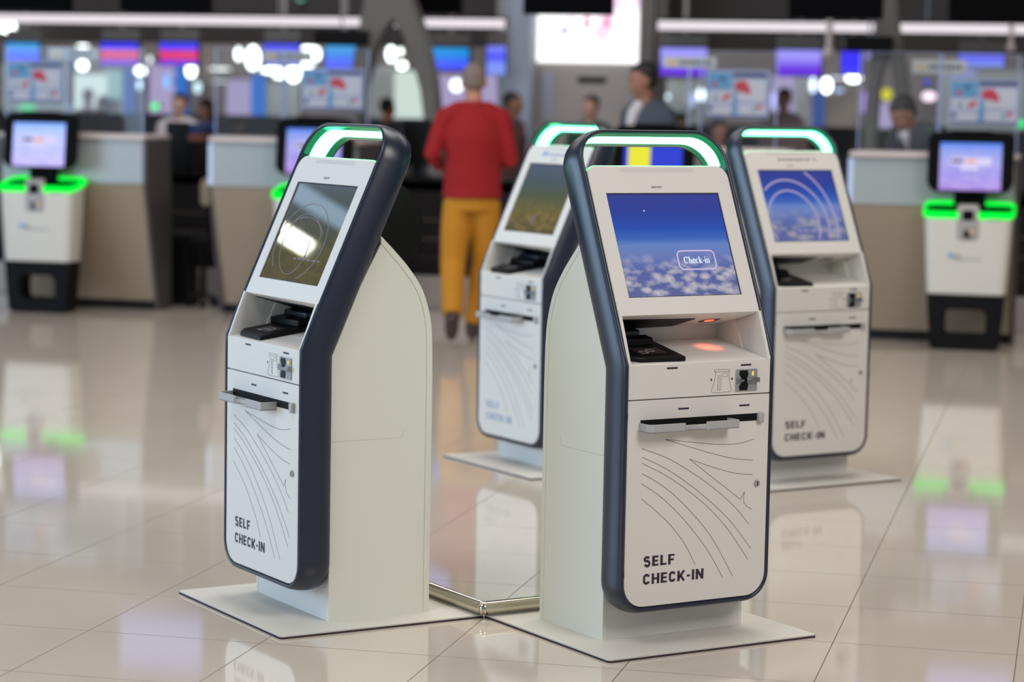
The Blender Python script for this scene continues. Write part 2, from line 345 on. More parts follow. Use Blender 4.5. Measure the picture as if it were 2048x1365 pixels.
def build_kiosk(root):
    # --- frame loop
    sec = [(0.0, 0.0), (0.003, -0.003), (0.008, -0.003), (0.0115, 0.001), (0.015, 0.010), (0.019, 0.026), (0.0215, 0.046), (0.0215, 0.062), (0.018, 0.080), (0.011, 0.094), (0.002, 0.101), (0.0, 0.100)]
    b = MB(); rings = []
    for x, t, nx, nt_ in loop_path():
        rings.append([b.bm.verts.new(kp(x + nx * o, t + nt_ * o, d)) for o, d in sec])
    n = len(rings); k = len(sec)
    for i in range(n):
        A, B = rings[i], rings[(i + 1) % n]
        for j in range(k): b.bm.faces.new((A[j], B[j], B[(j + 1) % k], A[(j + 1) % k]))
    fr = b.build('frame', M['navy'], root, smooth=True, ang=50)
    # --- led strip on the inner face of the handle
    b = MB(); path = [p for p in loop_path() if p[1] > ZK + 0.55]
    first = (HW, ZK + 0.602, 1, 0); last = (-HW, ZK + 0.602, -1, 0); path = [first] + path + [last]
    prev = None
    for x, t, nx, nt_ in path:
        r = [b.bm.verts.new(kp(x - nx * o, t - nt_ * o, d)) for o, d in ((-0.0005, 0.024), (0.0012, 0.026), (0.0012, 0.074), (-0.0005, 0.076))]
        if prev:
            for j in range(3): b.bm.faces.new((prev[j], r[j], r[j + 1], prev[j + 1]))
        prev = r
    led = b.build('led_strip', M['led'], root, smooth=True)
    b = MB(); prev = None  # dim emissive cover added to put the strip's green glow on the frame
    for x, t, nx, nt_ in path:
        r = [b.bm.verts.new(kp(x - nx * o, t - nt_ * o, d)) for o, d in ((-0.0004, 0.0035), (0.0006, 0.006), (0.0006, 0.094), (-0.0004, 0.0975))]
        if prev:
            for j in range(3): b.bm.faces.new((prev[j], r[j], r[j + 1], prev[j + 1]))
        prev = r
    b.build('led_spill_cover', M['led_spill'], root, smooth=True)
    # --- inner dark chassis behind door and drawer
    cz = rrect(-HW + 0.001, HW - 0.001, LB + 0.001, 0.792, (0.066, 0.066, 0.001, 0.001))
    MB().py(cz, 0.012, 0.095).build('chassis', M['gap'], root)
    # --- door
    ol = rrect(-HW + 0.0022, HW - 0.0016, LB + 0.0026, 0.6972, (0.066, 0.066, 0.002, 0.002), 8)
    door = MB().py(ol, 0.0, 0.014).build('door', M['paint'], root, bevel=0.0012)
    for zz in (0.215, 0.16, 0.655):
        MB().box(-HW - 0.0006, -HW + 0.0022, -0.0004, 0.012, zz - 0.009, zz + 0.009).build('hinge', M['gap'], door)
    fr_ = lambda a, c, h: (a, -0.0004 if h else 0.001, c)
    b = MB()
    for ln in ([(-.115, .585), (-.02, .5715), (.073, .5605), (.14, .5595), (.193, .569)], [(-.115, .585), (-.04, .562), (.04, .538), (.12, .518), (.192, .508)],
               [(-.031, .525), (.03, .504), (.09, .485), (.14, .473), (.191, .467)],
               [(-.193, .564), (-.1, .529), (.007, .469), (.083, .417), (.14, .37), (.182, .325)], [(-.192, .54), (-.1, .497), (.008, .427), (.11, .345), (.193, .253)],
               [(-.192, .523), (-.1, .478), (.009, .406), (.1, .325), (.182, .224)], [(-.191, .494), (-.12, .455), (-.042, .394), (.05, .30), (.13, .179)],
               [(-.192, .466), (-.12, .42), (-.04, .35), (.04, .26), (.095, .178)], [(-.192, .424), (-.14, .385), (-.092, .344), (-.04, .285), (-.002, .223)],
               [(.151, .398), (.158, .410), (.164, .420)], [(.164, .420), (.162, .395), (.170, .380), (.193, .367)]):
        b.ribbon(spline(ln), 0.0013, fr_)
    b.ribbon([(-.031, .525), (.06, .461), (.151, .398)], 0.0013, fr_)
    b.build('line_pattern', M['inkline'], door)
    # --- door slot, tray
    MB().box(-0.2005, 0.204, -0.0006, 0.004, 0.622, 0.643).build('slot', M['blackm'], door)
    b = MB()
    b.pz([(-.205, 0), (-.205, -.040), (-.190, -.052), (-.085, -.052), (-.078, -.043), (-.060, -.036), (-.030, -.036), (-.012, -.043), (-.005, -.052), (.101, -.052), (.101, 0)], 0.612, 0.616)
    b.pz([(-.205, 0), (-.205, -.040), (-.190, -.052), (-.085, -.052), (-.080, -.046), (-.186, -.046), (-.199, -.037), (-.199, 0)], 0.612, 0.6355)
    b.pz([(-.085, -.052), (-.078, -.043), (-.060, -.036), (-.030, -.036), (-.012, -.043), (-.005, -.052), (-.010, -.038), (-.030, -.031), (-.060, -.031), (-.080, -.038)], 0.612, 0.626)
    b.pz([(-.005, -.052), (.101, -.052), (.101, 0), (.095, 0), (.095, -.046), (-.010, -.046)], 0.612, 0.6355)
    b.build('tray', M['tray'], door, bevel=0.0012)
    MB().box(0.200, 0.218, -0.013, 0.002, 0.6165, 0.645).build('slot_end_cap', M['tray'], door, bevel=0.003)
    # --- lock
    b = MB().cyl((0.206, 0.0, 0.4412), (0.206, -0.005, 0.4412), 0.0098, 0.0088, 24); lk = b.build('lock', M['lockm'], door, smooth=True)
    MB().box(0.2045, 0.2075, -0.0056, -0.0045, 0.435, 0.4475).build('keyhole', M['blackm'], lk)
    # --- drawer box with sloping shelf
    zs0, sl = 0.797, 0.155
    b = MB().px([(0.0, 0.7), (0.098, 0.7), (0.098, zs0 + sl * 0.098), (0.0, zs0)], -HW + 0.0022, HW - 0.0016)
    b.px([(0.098, 0.7), (0.236, 0.7), (0.246, zs0 + sl * 0.246), (0.098, zs0 + sl * 0.098)], -0.2415, 0.2415)
    drw = b.build('drawer', M['paint'], root, bevel=0.0018)
    for (sx, sz, pr) in ((-0.098, 0.7835, drw), (0.157, 0.7825, drw), (-0.056, 0.6685, door), (0.155, 0.6675, door)):
        MB().py(rrect(sx - 0.0185, sx + 0.0185, sz - 0.0026, sz + 0.0026, 0.0024, 3), -0.0005, 0.001).build('marker', M['ink'], pr)
    # --- ticket drawing: card outline with arrows
    b = MB(); f2 = lambda a, c, h: (a, -0.0004 if h else 0.0008, c)
    b.ribbon(rrect(0.047, 0.1, 0.7665, 0.7725, 0.001, 2), 0.0009, f2, True)
    b.ribbon([(0.052, .7665), (0.048, .74), (0.038, .716), (0.038, .711), (0.043, .708), (0.102, .708), (0.107, .711), (0.107, .716), (0.1, .74), (0.096, .7665)], 0.0009, f2)
    b.ribbon(rrect(0.076, 0.092, 0.752, 0.762, 0.001, 2), 0.0006, f2, True)
    for sx in (0.036, 0.1085): b.ribbon([(sx - .001, .748), (sx + .002, .742)], 0.005, f2)
    for j, (q, wv) in enumerate(((0.060, 0.0016), (0.066, 0.0010), (0.071, 0.0010))):
        z = 0.714
        while z < 0.757: b.ribbon([(q, z), (q, z + (0.005 if j else 0.003))], wv, f2); z += 0.0075 if j else 0.005
    b.build('ticket_drawing', M['ink'], drw)
    # --- card reader
    cr = MB().py(rrect(0.1205, 0.1955, 0.7085, 0.7705, 0.003, 3), -0.004, 0.001).build('card_reader', M['reader'], drw, bevel=0.001)
    MB().py([(0.133, .7675), (0.160, .7675), (0.163, .755), (0.157, .743), (0.157, .737), (0.163, .726), (0.160, .711), (0.133, .711), (0.131, .722), (0.139, .733), (0.139, .746), (0.131, .757)], -0.0055, -0.003).build('reader_mouth', M['black'], cr, bevel=0.0006)
    MB().py([(0.122, .746), (0.146, .742), (0.146, .737), (0.122, .732)], -0.010, -0.004).build('reader_guide', M['steel'], cr, bevel=0.0006)
    MB().py([(0.152, .7435), (0.196, .747), (0.196, .733), (0.152, .7365)], -0.016, -0.004).build('reader_lip', M['steel'], cr, bevel=0.001)
    MB().box(0.176, 0.182, -0.0048, -0.003, 0.752, 0.764).build('status_light', M['amber'], cr)
    # --- alcove lining
    b = MB(); cut = lambda z: 0.1 + (z - 0.778) * math.tan(TH) * 0.98 - 0.004
    for sg in (-1, 1):
        fr_p = [(0.0015, 0.7975), (cut(0.81), 0.8145), (cut(0.905), 0.905), (0.053, 0.930)]; bk_p = [(cut(0.81), 0.8145), (0.246, 0.835), (0.249, 0.874), (cut(0.905), 0.905)]
        b.px(fr_p, sg * 0.2345, sg * 0.2444); b.px(bk_p, sg * 0.2345, sg * 0.2416)
    b.box(-0.2345, 0.2345, 0.2452, 0.251, 0.83, 0.876); b.build('alcove_lining', M['paint'], root)
    # --- head shell and screen bezel
    yq = lambda s, d: (s * sT + d * cT, ZK + s * cT - d * sT)
    b = MB().px([yq(0.1392, 0.010), (0.0975, 0.9105), (0.2475, 0.8735), yq(0.33, 0.098), yq(0.586, 0.096), yq(0.586, 0.010)], -0.2295, 0.2295)
    b.build('head_shell', M['paint'], root, bevel=0.002)
    b = MB().px([yq(0.20, 0.0), yq(0.60, 0.0), yq(0.60, 0.0981), yq(0.30, 0.0981)], -0.05, 0.05); b.bm.free()
    def bez(i_): return rrect(-HW + 0.002 + i_ * 0.15, HW - 0.0015 - i_ * 0.15, 0.1392 + i_ * 0.15, 0.5905 - i_, (0.0005, 0.0005, 0.034, 0.034), 7)
    r_b = 0.009; b = MB()
    b.plate(bez(r_b), [[(-0.1945, 0.1923), (0.1952, 0.1923), (0.1952, 0.5043), (-0.1945, 0.5043)]], lambda a, c: lean(a, c, 0.0), lambda a, c: lean(a, c, 0.006))
    rows = [[b.bm.verts.new(lean(x, q, r_b * (1 - math.cos(a_)) + 0.0)) for x, q in bez(r_b * (1 - math.sin(a_)))] for a_ in (0, PI / 10, PI / 5, 3 * PI / 10, 2 * PI / 5, PI / 2)]
    rows.append([b.bm.verts.new(lean(x, q, 0.022)) for x, q in bez(0.0)])
    for A, B in zip(rows, rows[1:]):
        for i_ in range(len(A)): b.bm.faces.new((A[i_], A[(i_ + 1) % len(A)], B[(i_ + 1) % len(A)], B[i_]))
    b.build('screen_bezel', M['paint'], root, smooth=True, ang=30)
    # back cover of the leaning head
    MB().px([yq(0.31, 0.0), yq(0.589, 0.0), yq(0.589, 0.0), yq(0.31, 0.0)][:0] or [yq(0.24, 0.0885), yq(0.588, 0.0885), yq(0.588, 0.0985), yq(0.24, 0.0985)], -HW + 0.001, HW - 0.001).build('back_cover', M['navy'], root, bevel=0.002)
    # --- speaker holes
    b = MB()
    for r in range(3):
        for i in range(62):
            x = -0.129 + 0.251 * i / 61; b2 = [lean(x + 0.0008 * math.cos(a * PI / 3), 0.5685 + r * 0.0042 + 0.0008 * math.sin(a * PI / 3), -0.0004) for a in range(6)]
            b.bm.faces.new([b.bm.verts.new(p) for p in b2])
    b.build('speaker_grille', M['inkline'], root)
    # --- underside windows
    un = lambda x, y, dz=0.0: Vector((x, y, 0.9275 - (y - 0.053) * 0.2887 + dz))
    b = MB(); q = [(-0.225, 0.085), (0.052, 0.105), (0.045, 0.205), (-0.225, 0.235)]
    b.prism(q, lambda a, c: un(a, c, -0.006), lambda a, c: un(a, c, 0.002)); b.build('scanner_window', M['black'], root)
    b = MB().prism([(0.112, 0.130), (0.160, 0.130), (0.160, 0.172), (0.112, 0.172)], lambda a, c: un(a, c, -0.004), lambda a, c: un(a, c, 0.002)); bc = b.build('barcode_window', M['glassdark'], root)
    # --- passport reader on the shelf
    tb = lambda x, y, h: Vector((x, y, zs0 + sl * y + h))
    b = MB().prism([(-0.178, 0.017), (-0.190, 0.017), (-0.230, 0.045), (-0.230, 0.235), (-0.045, 0.235), (-0.030, 0.205), (-0.042, 0.014), (-0.050, 0.012)], lambda a, c: tb(a, c, 0.0005), lambda a, c: tb(a, c, 0.014))
    pr = b.build('passport_reader', M['black'], root, bevel=0.003)
    MB().prism(rrect(-0.17, -0.075, 0.055, 0.115, 0.004, 3), lambda a, c: tb(a, c, 0.0142), lambda a, c: tb(a, c, 0.0150)).build('reader_glass', M['glassdark'], pr)
    b = MB(); 
    for (x, y, r) in ((-0.145, 0.07, 0.010), (-0.115, 0.085, 0.010)): b.ribbon(rrect(x - r * 1.2, x + r, y - r, y + r, 0.003, 3), 0.0018, lambda a, c, h: tb(a, c, 0.0156 if h else 0.0148), True)
    b.build('pictogram', M['tray'], pr)
    b = MB().prism([(-0.232, 0.135), (-0.062, 0.145), (-0.062, 0.185), (-0.232, 0.185)], lambda a, c: tb(a, c, 0.013), lambda a, c: tb(a, c, 0.034)); b.build('passport_slot', M['black'], pr, bevel=0.004)
    b = MB().prism([(-0.232, 0.18), (-0.085, 0.18), (-0.085, 0.235), (-0.232, 0.235)], lambda a, c: tb(a, c, 0.030), lambda a, c: tb(a, c, 0.048)); b.build('reader_hood', M['navy'], pr, bevel=0.004)
    # --- pedestal
    arc_o = spline([(0.256, 1.120), (0.300, 1.078), (0.346, 1.030), (0.387, 0.976), (0.410, 0.925), (0.424, 0.872), (0.430, 0.81), (0.4325, 0.70)], 5)
    arc_i = spline([(0.256, 1.096), (0.290, 1.062), (0.331, 1.018), (0.370, 0.967), (0.392, 0.920), (0.405, 0.870), (0.4105, 0.81), (0.4125, 0.70)], 5)
    prof = [(0.1015, 0.0085), (0.1015, 0.700), (0.1015, 0.776)] + [yq(s, 0.1015) for s in (0.03, 0.12, 0.22)] + [tuple(p) for p in arc_i] + [(0.4125, 0.0085)]
    for sx in (-1, 1):
        sp = MB().px(prof, sx * 0.2422, sx * 0.230).build('side_panel', M['side_paint'], root)
        b = MB(); f3 = lambda a, c, h: (sx * (0.24225 if h else 0.2418), a, c)
        b.ribbon([(0.104, 0.531), (0.30, 0.531), (0.335, 0.533), (0.34, 0.56)], 0.0012, f3); b.build('panel_seam', mat('panel_seam_line', (176, 170, 158), 0.6, var=0), sp)
    outer = [tuple(p) for p in arc_o] + [(0.4325, 0.0085)]; inner = [(0.4135, 0.0085)] + [(p.x + 0.0012, p.y + 0.0008) for p in reversed(arc_i)]
    MB().px(outer + inner, -0.2422, 0.2422).build('rear_cover', M['side_paint'], root, smooth=True)
    MB().box(-0.2300, 0.2300, 0.1025, 0.114, 0.0085, 0.76).build('plinth_front', M['paint'], root)
    bp = [(-0.350, -0.106), (-0.358, -0.098), (-0.358, 0.552), (0.358, 0.552), (0.358, -0.098), (0.350, -0.106)]
    base = MB().pz([(x * 0.997, -0.1045 if y < 0 and abs(x) < .354 else y * 0.997) for x, y in bp], 0.0056, 0.0095).build('base_plate', M['plate'], root)
    MB().pz(bp, 0.0, 0.0056).build('rubber_edge', M['rubber'], base)

k0 = empty('self_check_in_kiosk'); build_kiosk(k0)
KPOSE = {'A': (-0.7261, 7.0042, -1.0243), 'B': (0.5284, 6.7079, 0.5522), 'C': (-0.0102, 9.9771, -1.0211), 'D': (1.2487, 9.6922, 0.5733)}
KLAB = {'A': 'front left check-in kiosk with glare on its screen and a black disc behind its head',
        'B': 'front right check-in kiosk with a Check-in button over clouds on its screen',
        'C': 'rear kiosk between the front two, with faded blue SELF CHECK-IN print and dull green screen',
        'D': 'rear kiosk at right with three thick pale rings on its blue sky screen'}
kiosk = {}
for kk in 'ABCD':
    o = k0 if kk == 'A' else copy_tree(k0)
    o.location = (KPOSE[kk][0], KPOSE[kk][1], 0); o.rotation_euler = (0, 0, KPOSE[kk][2])
    tag(o, KLAB[kk], 'check-in kiosk', 'self check-in kiosks'); kiosk[kk] = o
sky_stops = [(0.0, (92, 98, 148)), (0.25, (84, 98, 158)), (0.42, (104, 122, 182)), (0.50, (98, 128, 190)), (0.56, (58, 98, 180)), (0.66, (38, 76, 170)), (0.80, (42, 62, 150)), (1.0, (52, 62, 142))]
sm = {'A': screen_mat('grey_green_screen', [(0, (92, 88, 62)), (0.3, (84, 82, 56)), (0.55, (78, 86, 78)), (0.75, (82, 96, 102)), (0.86, (84, 94, 96)), (1, (94, 106, 118))], 0.5, (112, 102, 56), 5, 0.8, es=0.80),
      'B': screen_mat('blue_sky_screen', sky_stops, 0.75, (206, 200, 200), 6.0, 0.44),
      'C': screen_mat('dull_green_screen', [(0, (92, 84, 62)), (0.3, (108, 100, 58)), (0.55, (84, 96, 74)), (0.75, (78, 94, 102)), (1, (88, 98, 122))], 0.5, (160, 138, 70), 5, 0.5, es=0.85),
      'D': screen_mat('blue_sky_ring_screen', sky_stops, 0.6, (180, 176, 172), 4.0, 0.5)}
def screen(kk):
    b = MB(); x0, x1, s0, s1 = -0.1950, 0.1957, 0.1918, 0.5048; V = [b.bm.verts.new(lean(x, s, 0.0045)) for x, s in ((x0, s0), (x1, s0), (x1, s1), (x0, s1))]
    f = b.bm.faces.new(V); uvl = b.bm.loops.layers.uv.new('UVMap')
    U = {V[0]: (0, 0), V[1]: (1, 0), V[2]: (1, 1), V[3]: (0, 1)}
    B2 = [b.bm.verts.new(lean(x, s, 0.0085)) for x, s in ((x0, s0), (x1, s0), (x1, s1), (x0, s1))]
    b.bm.faces.new(B2[::-1])
    for i in range(4): b.bm.faces.new((V[i], B2[i], B2[(i + 1) % 4], V[(i + 1) % 4]))
    for i, q in enumerate(B2): U[q] = U[V[i]]
    for fc in b.bm.faces:
        for lp in fc.loops: lp[uvl].uv = U[lp.vert]
    sc = b.build('screen', sm[kk], kiosk[kk])
    MB().plate([(-0.1948, 0.1920), (0.1955, 0.1920), (0.1955, 0.5046), (-0.1948, 0.5046)], [[(-0.1918, 0.1950), (0.1925, 0.1950), (0.1925, 0.5010), (-0.1918, 0.5010)]],
               lambda a, c: lean(a, c, 0.0030), lambda a, c: lean(a, c, 0.0044)).build('screen_gasket', M['gap'], sc)
    return sc
def onscreen(a, c, h=0): return lean(a, c, 0.0035 if h else 0.0044)
def fr2(a, c): return (-0.1918 + a * 0.3843, 0.5010 - c * 0.306)       # fractions of the screen, from the top left
def ring(b, cx, cy, rx, ry, wd, tilt=0.0, a0=0, a1=360, n=110):
    run = []
    def flush():
        if len(run) > 2: b.ribbon(list(run), wd, onscreen)
        run.clear()
    for i in range(n + 1):
        a = math.radians(a0 + (a1 - a0) * i / n); px_, py_ = rx * math.cos(a), ry * math.sin(a)
        X = cx + px_ * math.cos(tilt) - py_ * math.sin(tilt); Y = cy + px_ * math.sin(tilt) + py_ * math.cos(tilt)
        if 0.012 < X < 0.988 and 0.012 < Y < 0.988: run.append(fr2(X, Y))
        else: flush()
    flush()
scr = {kk: screen(kk) for kk in 'ABCD'}
# screen graphics
b = MB(); ring(b, .42, .60, .40, .40, 0.0016, -0.25, 150, 440); ring(b, .36, .64, .22, .30, 0.0014, -0.3, 0, 300); ring(b, .45, .55, .30, .22, 0.0013, 0.5, 180, 380); ring(b, .50, .46, .24, .10, 0.0013, 0.3, 190, 350); b.build('ring_graphic', M['ringf'], scr['A'])
b = MB(); dashes(b, *[fr2(.42, 0)[0], fr2(.86, 0)[0]], fr2(0, .775)[1], 0.0045, lambda a, c: onscreen(a, c, 1), random.Random(3), 6); b.build('screen_caption', M['ringf'], scr['A'])
b = MB(); ring(b, .33, .73, .33, .45, 0.0085); ring(b, .33, .73, .46, .60, 0.0085); ring(b, .33, .73, .57, .83, 0.0085); b.build('ring_graphic', M['ringw'], scr['D'])
b = MB(); dashes(b, *[fr2(.34, 0)[0], fr2(.94, 0)[0]], fr2(0, .86)[1], 0.006, lambda a, c: onscreen(a, c, 1), random.Random(5), 7); b.build('screen_caption', M['ringw'], scr['D'])
b = MB(); b.prism(rrect(0.0, 0.03, 0.235, 0.275, 0.012, 4), lambda a, c: onscreen(a - .03, c, 0), lambda a, c: onscreen(a - .03, c, 1)); b.build('screen_blob', glow('dim_pink_light', (0.20, 0.15, 0.16)), scr['C'])
bo = MB(); bo.ribbon(rrect(0.0035, 0.132, 0.2735, 0.329, 0.014, 6), 0.0036, onscreen, True); btn = bo.build('check_in_button', M['btn'], scr['B'])
def serif_word(b, f, x0, z0, h, w_total):
    G = []                                        # strokes in a unit where cap height = 1; (points, width)
    T, t = 0.15, 0.07
    def arc(cx, cy, rx, ry, a, e, n=12): return [(cx + rx * math.cos(math.radians(a + (e - a) * i / n)), cy + ry * math.sin(math.radians(a + (e - a) * i / n))) for i in range(n + 1)]
    x = 0.0
    G += [(arc(.36, .5, .30, .46, 40, 320, 18), [t + (T - t) * max(0, math.sin(PI * i / 18)) ** 1.0 for i in range(19)]), ([(.62, .98), (.62, .66)], .05)]; x = .78
    G += [([(x + .10, 0), (x + .10, 1.0)], T), ([(x, .02), (x + .22, .02)], .05), ([(x, .98), (x + .10, .98)], .05), (arc(x + .25, .42, .15, .20, 180, 0, 8), t), ([(x + .40, .44), (x + .40, 0)], T), ([(x + .30, .02), (x + .50, .02)], .05)]; x += .58
    for kind in 'ec':
        if kind == 'e': G += [(arc(x + .22, .33, .19, .30, 5, 325, 16), [t + (T - t) * math.sin(PI * i / 16) for i in range(17)]), ([(x + .06, .36), (x + .40, .36)], .06)]
        else: G += [(arc(x + .22, .33, .18, .30, 45, 320, 16), [t + (T - t) * math.sin(PI * i / 16) for i in range(17)])]
        x += .48
    G += [([(x + .10, 0), (x + .10, 1.0)], T), ([(x, .02), (x + .20, .02)], .05), ([(x, .98), (x + .10, .98)], .05), ([(x + .14, .28), (x + .40, .62)], t), ([(x + .20, .38), (x + .42, .02)], T), ([(x + .30, .63), (x + .48, .63)], .05), ([(x + .34, .02), (x + .52, .02)], .05)]; x += .58
    G += [([(x, .32), (x + .24, .32)], .11)]; x += .32
    G += [([(x + .10, 0), (x + .10, .64)], T), ([(x, .02), (x + .20, .02)], .05), ([(x, .62), (x + .10, .62)], .05), ([(x + .10, .82), (x + .10, .96)], T)]; x += .27
    G += [([(x + .10, 0), (x + .10, .64)], T), ([(x, .02), (x + .20, .02)], .05), ([(x, .62), (x + .10, .62)], .05), (arc(x + .25, .44, .15, .19, 170, 0, 8), t), ([(x + .40, .44), (x + .40, 0)], T), ([(x + .30, .02), (x + .50, .02)], .05)]; x += .52
    k = w_total / x
    for pts, wd in G:
        wl = [q * (h + k) / 2 for q in wd] if isinstance(wd, list) else wd * (h + k) / 2
        b.ribbon([(x0 + p * k, z0 + q * h) for p, q in pts], wl, f)
b = MB(); serif_word(b, onscreen, 0.0225, 0.2915, 0.020, 0.090); b.build('lettering', M['btnfill'], btn)
b = MB(); b.ribbon([fr2(.30, .155), fr2(.302, .170)], 0.003, onscreen); b.build('moon_mark', M['btnfill'], scr['B'])
def block_word(b, word, x0, x1, z0, z1, f):         # sturdy sans capitals with rounded bends
    S_ = 0.20; h_ = S_ / 2
    def arcp(cx, cy, rx, ry, a, e, n=8): return [(cx + rx * math.cos(math.radians(a + (e - a) * i / n)), cy + ry * math.sin(math.radians(a + (e - a) * i / n))) for i in range(n + 1)]
    W_ = 0.60
    def G(ch):
        if ch == 'S': return W_, [arcp(.30, .72, .20, .18, 30, 90, 4) + arcp(.29, .72, .19, .18, 90, 270)[1:] + arcp(.31, .28, .19, .26, 90, -90)[0:] + arcp(.30, .28, .20, .18, 270, 205, 4)[1:]]
        if ch == 'C': return W_, [arcp(.30, .68, .20, .22, 12, 180) + arcp(.30, .32, .20, .22, 180, 348)]
        if ch == 'E': return .54, [[(h_, 0), (h_, 1)], [(h_, h_), (.52, h_)], [(h_, .5), (.48, .5)], [(h_, 1 - h_), (.52, 1 - h_)]]
        if ch == 'F': return .52, [[(h_, 0), (h_, 1)], [(h_, .47), (.47, .47)], [(h_, 1 - h_), (.52, 1 - h_)]]
        if ch == 'L': return .52, [[(h_, 0), (h_, 1)], [(h_, h_), (.52, h_)]]
        if ch == 'H': return .64, [[(h_, 0), (h_, 1)], [(.64 - h_, 0), (.64 - h_, 1)], [(h_, .5), (.6, .5)]]
        if ch == 'K': return .64, [[(h_, 0), (h_, 1)], [(.13, .30), (.57, 1.0)], [(.26, .56), (.57, 0.0)]]
        if ch == 'I': return .20, [[(h_, 0), (h_, 1)]]
        if ch == 'N': return .66, [[(h_, 0), (h_, 1)], [(.66 - h_, 0), (.66 - h_, 1)], [(h_ + .02, .92), (.64 - h_, .08)]]
        if ch == '-': return .34, [[(.02, .44), (.32, .44)]]
    gs_ = [G(c) for c in word]; tot = sum(g[0] for g in gs_) + 0.13 * (len(word) - 1); kx = (x1 - x0) / tot; kz = z1 - z0; x = 0
    for wd, strokes in gs_:
        for st in strokes:
            vert = abs(st[0][0] - st[-1][0]) < 1e-6 and len(st) == 2; hor = len(st) == 2 and abs(st[0][1] - st[1][1]) < 1e-6
            b.ribbon([(x0 + (x + p) * kx, z0 + q * kz) for p, q in st], S_ * (kx if vert else kz if hor else (kx + kz) / 2) * (0.92 if hor else 1), f)
        x += wd + 0.13
# printed words on doors and heads
for kk in 'ABCD':
    door = [c for c in kids(kiosk[kk]) if c.name.startswith('door')][0]; m = M['inkblue'] if kk == 'C' else M['ink']
    for word, x0, x1, z0, z1 in (('SELF', -0.1795, -0.074, 0.2315, 0.2605), ('CHECK-IN', -0.1795, 0.0275, 0.1812, 0.2108)):
        b = MB(); block_word(b, word, x0, x1, z0, z1, lambda a, c, h=0: (a, -0.0006 if h else 0.0006, c))
        o = b.build('lettering', m, door)
        if kk == 'C': tag(o, 'faded blue ' + word + ' lettering')
    b = MB(); add_text(b, 'AIRPORT', -0.037, 0.001, 0.5185, 0.5245, lambda a, c: lean(a, c, -0.0006), 0.01); hb = b.build('head_lettering', M['inkline'], kiosk[kk])
b = MB(); b.ribbon(spline([(-0.125, 0.536), (-0.115, 0.548), (-0.095, 0.556), (-0.105, 0.545), (-0.095, 0.540)]), 0.007, lambda a, c, h: lean(a, c, -0.0005 if h else 0.0005)); b.build('airport_mark', mat('sky_blue_print', (70, 140, 205), 0.5, var=0), kiosk['C'])
b = MB(); dashes(b, -0.088, 0.05, 0.539, 0.011, lambda a, c: lean(a, c, -0.0005), random.Random(2), 8); b.build('airport_lettering', M['inkblue'], kiosk['C'])
b = MB(); dashes(b, -0.075, 0.09, 0.545, 0.007, lambda a, c: lean(a, c, -0.0005), random.Random(9), 9); b.ribbon([(0.105, 0.552), (0.125, 0.545)], 0.004, lambda a, c, h: lean(a, c, -0.0005 if h else 0.0005)); b.build('airport_lettering', M['inkline'], kiosk['D'])
# black disc behind the head of the left kiosk
b = MB().cyl((0.095, 0.318, 1.137), (0.125, 0.318, 1.137), 0.142, 0.142, 64); b.cyl((0.125, 0.318, 1.137), (0.128, 0.318, 1.137), 0.138, 0.132, 64)
tag(b.build('rear_disc', M['blackm'], kiosk['A'], smooth=True), 'matt black round disc behind the leaning head')
# red barcode reading lamps
for kk, pw in (('B', 0.55), ('A', 0.35)):
    MB().prism(rrect(0.118, 0.146, 0.138, 0.156, 0.004, 3), lambda a, c: Vector((a, c, 0.9275 - (c - 0.053) * 0.2887 - 0.0052)), lambda a, c: Vector((a, c, 0.9275 - (c - 0.053) * 0.2887 - 0.0035))).build('scanner_lamp', M['redled'], kiosk[kk])
    d = bpy.data.lights.new('scanner_glow', 'SPOT'); d.energy = pw; d.color = (1, 0.13, 0.06); d.spot_size = math.radians(75); d.spot_blend = 0.9; d.shadow_soft_size = 0.008
    o = bpy.data.objects.new('scanner_glow', d); link(o, kiosk[kk]); o.location = (0.132, 0.145, 0.893); o.rotation_euler = (math.radians(4), 0, 0)

# --- polished foot rail behind the two front kiosks
cx, cy = -0.069, 6.968
def axis(a): return Vector((math.cos(a), math.sin(a), 0))
pa = Vector((cx, cy, 0.031)); ua = -axis(KPOSE['A'][2]); ub = axis(KPOSE['B'][2])
rr = 0.0205
r = empty('foot_rail', (cx, cy, 0), 0, 'polished steel foot rail bent at a corner on the floor between the two front kiosks', 'floor rail')
q0 = Vector((0, 0, 0.0322))
def seg(u): return [q0 + u * 0.004, q0 + u * 0.66]
MB().tube(seg(ua), rr, 24).build('rail_tube', M['chrome'], r, smooth=True, ang=60)
MB().tube(seg(ub), rr, 24).build('rail_tube', M['chrome'], r, smooth=True, ang=60)
MB().ball(q0, rr * 1.015, seg=24, rings=16).build('corner_joint', M['chrome'], r, smooth=True, ang=80)
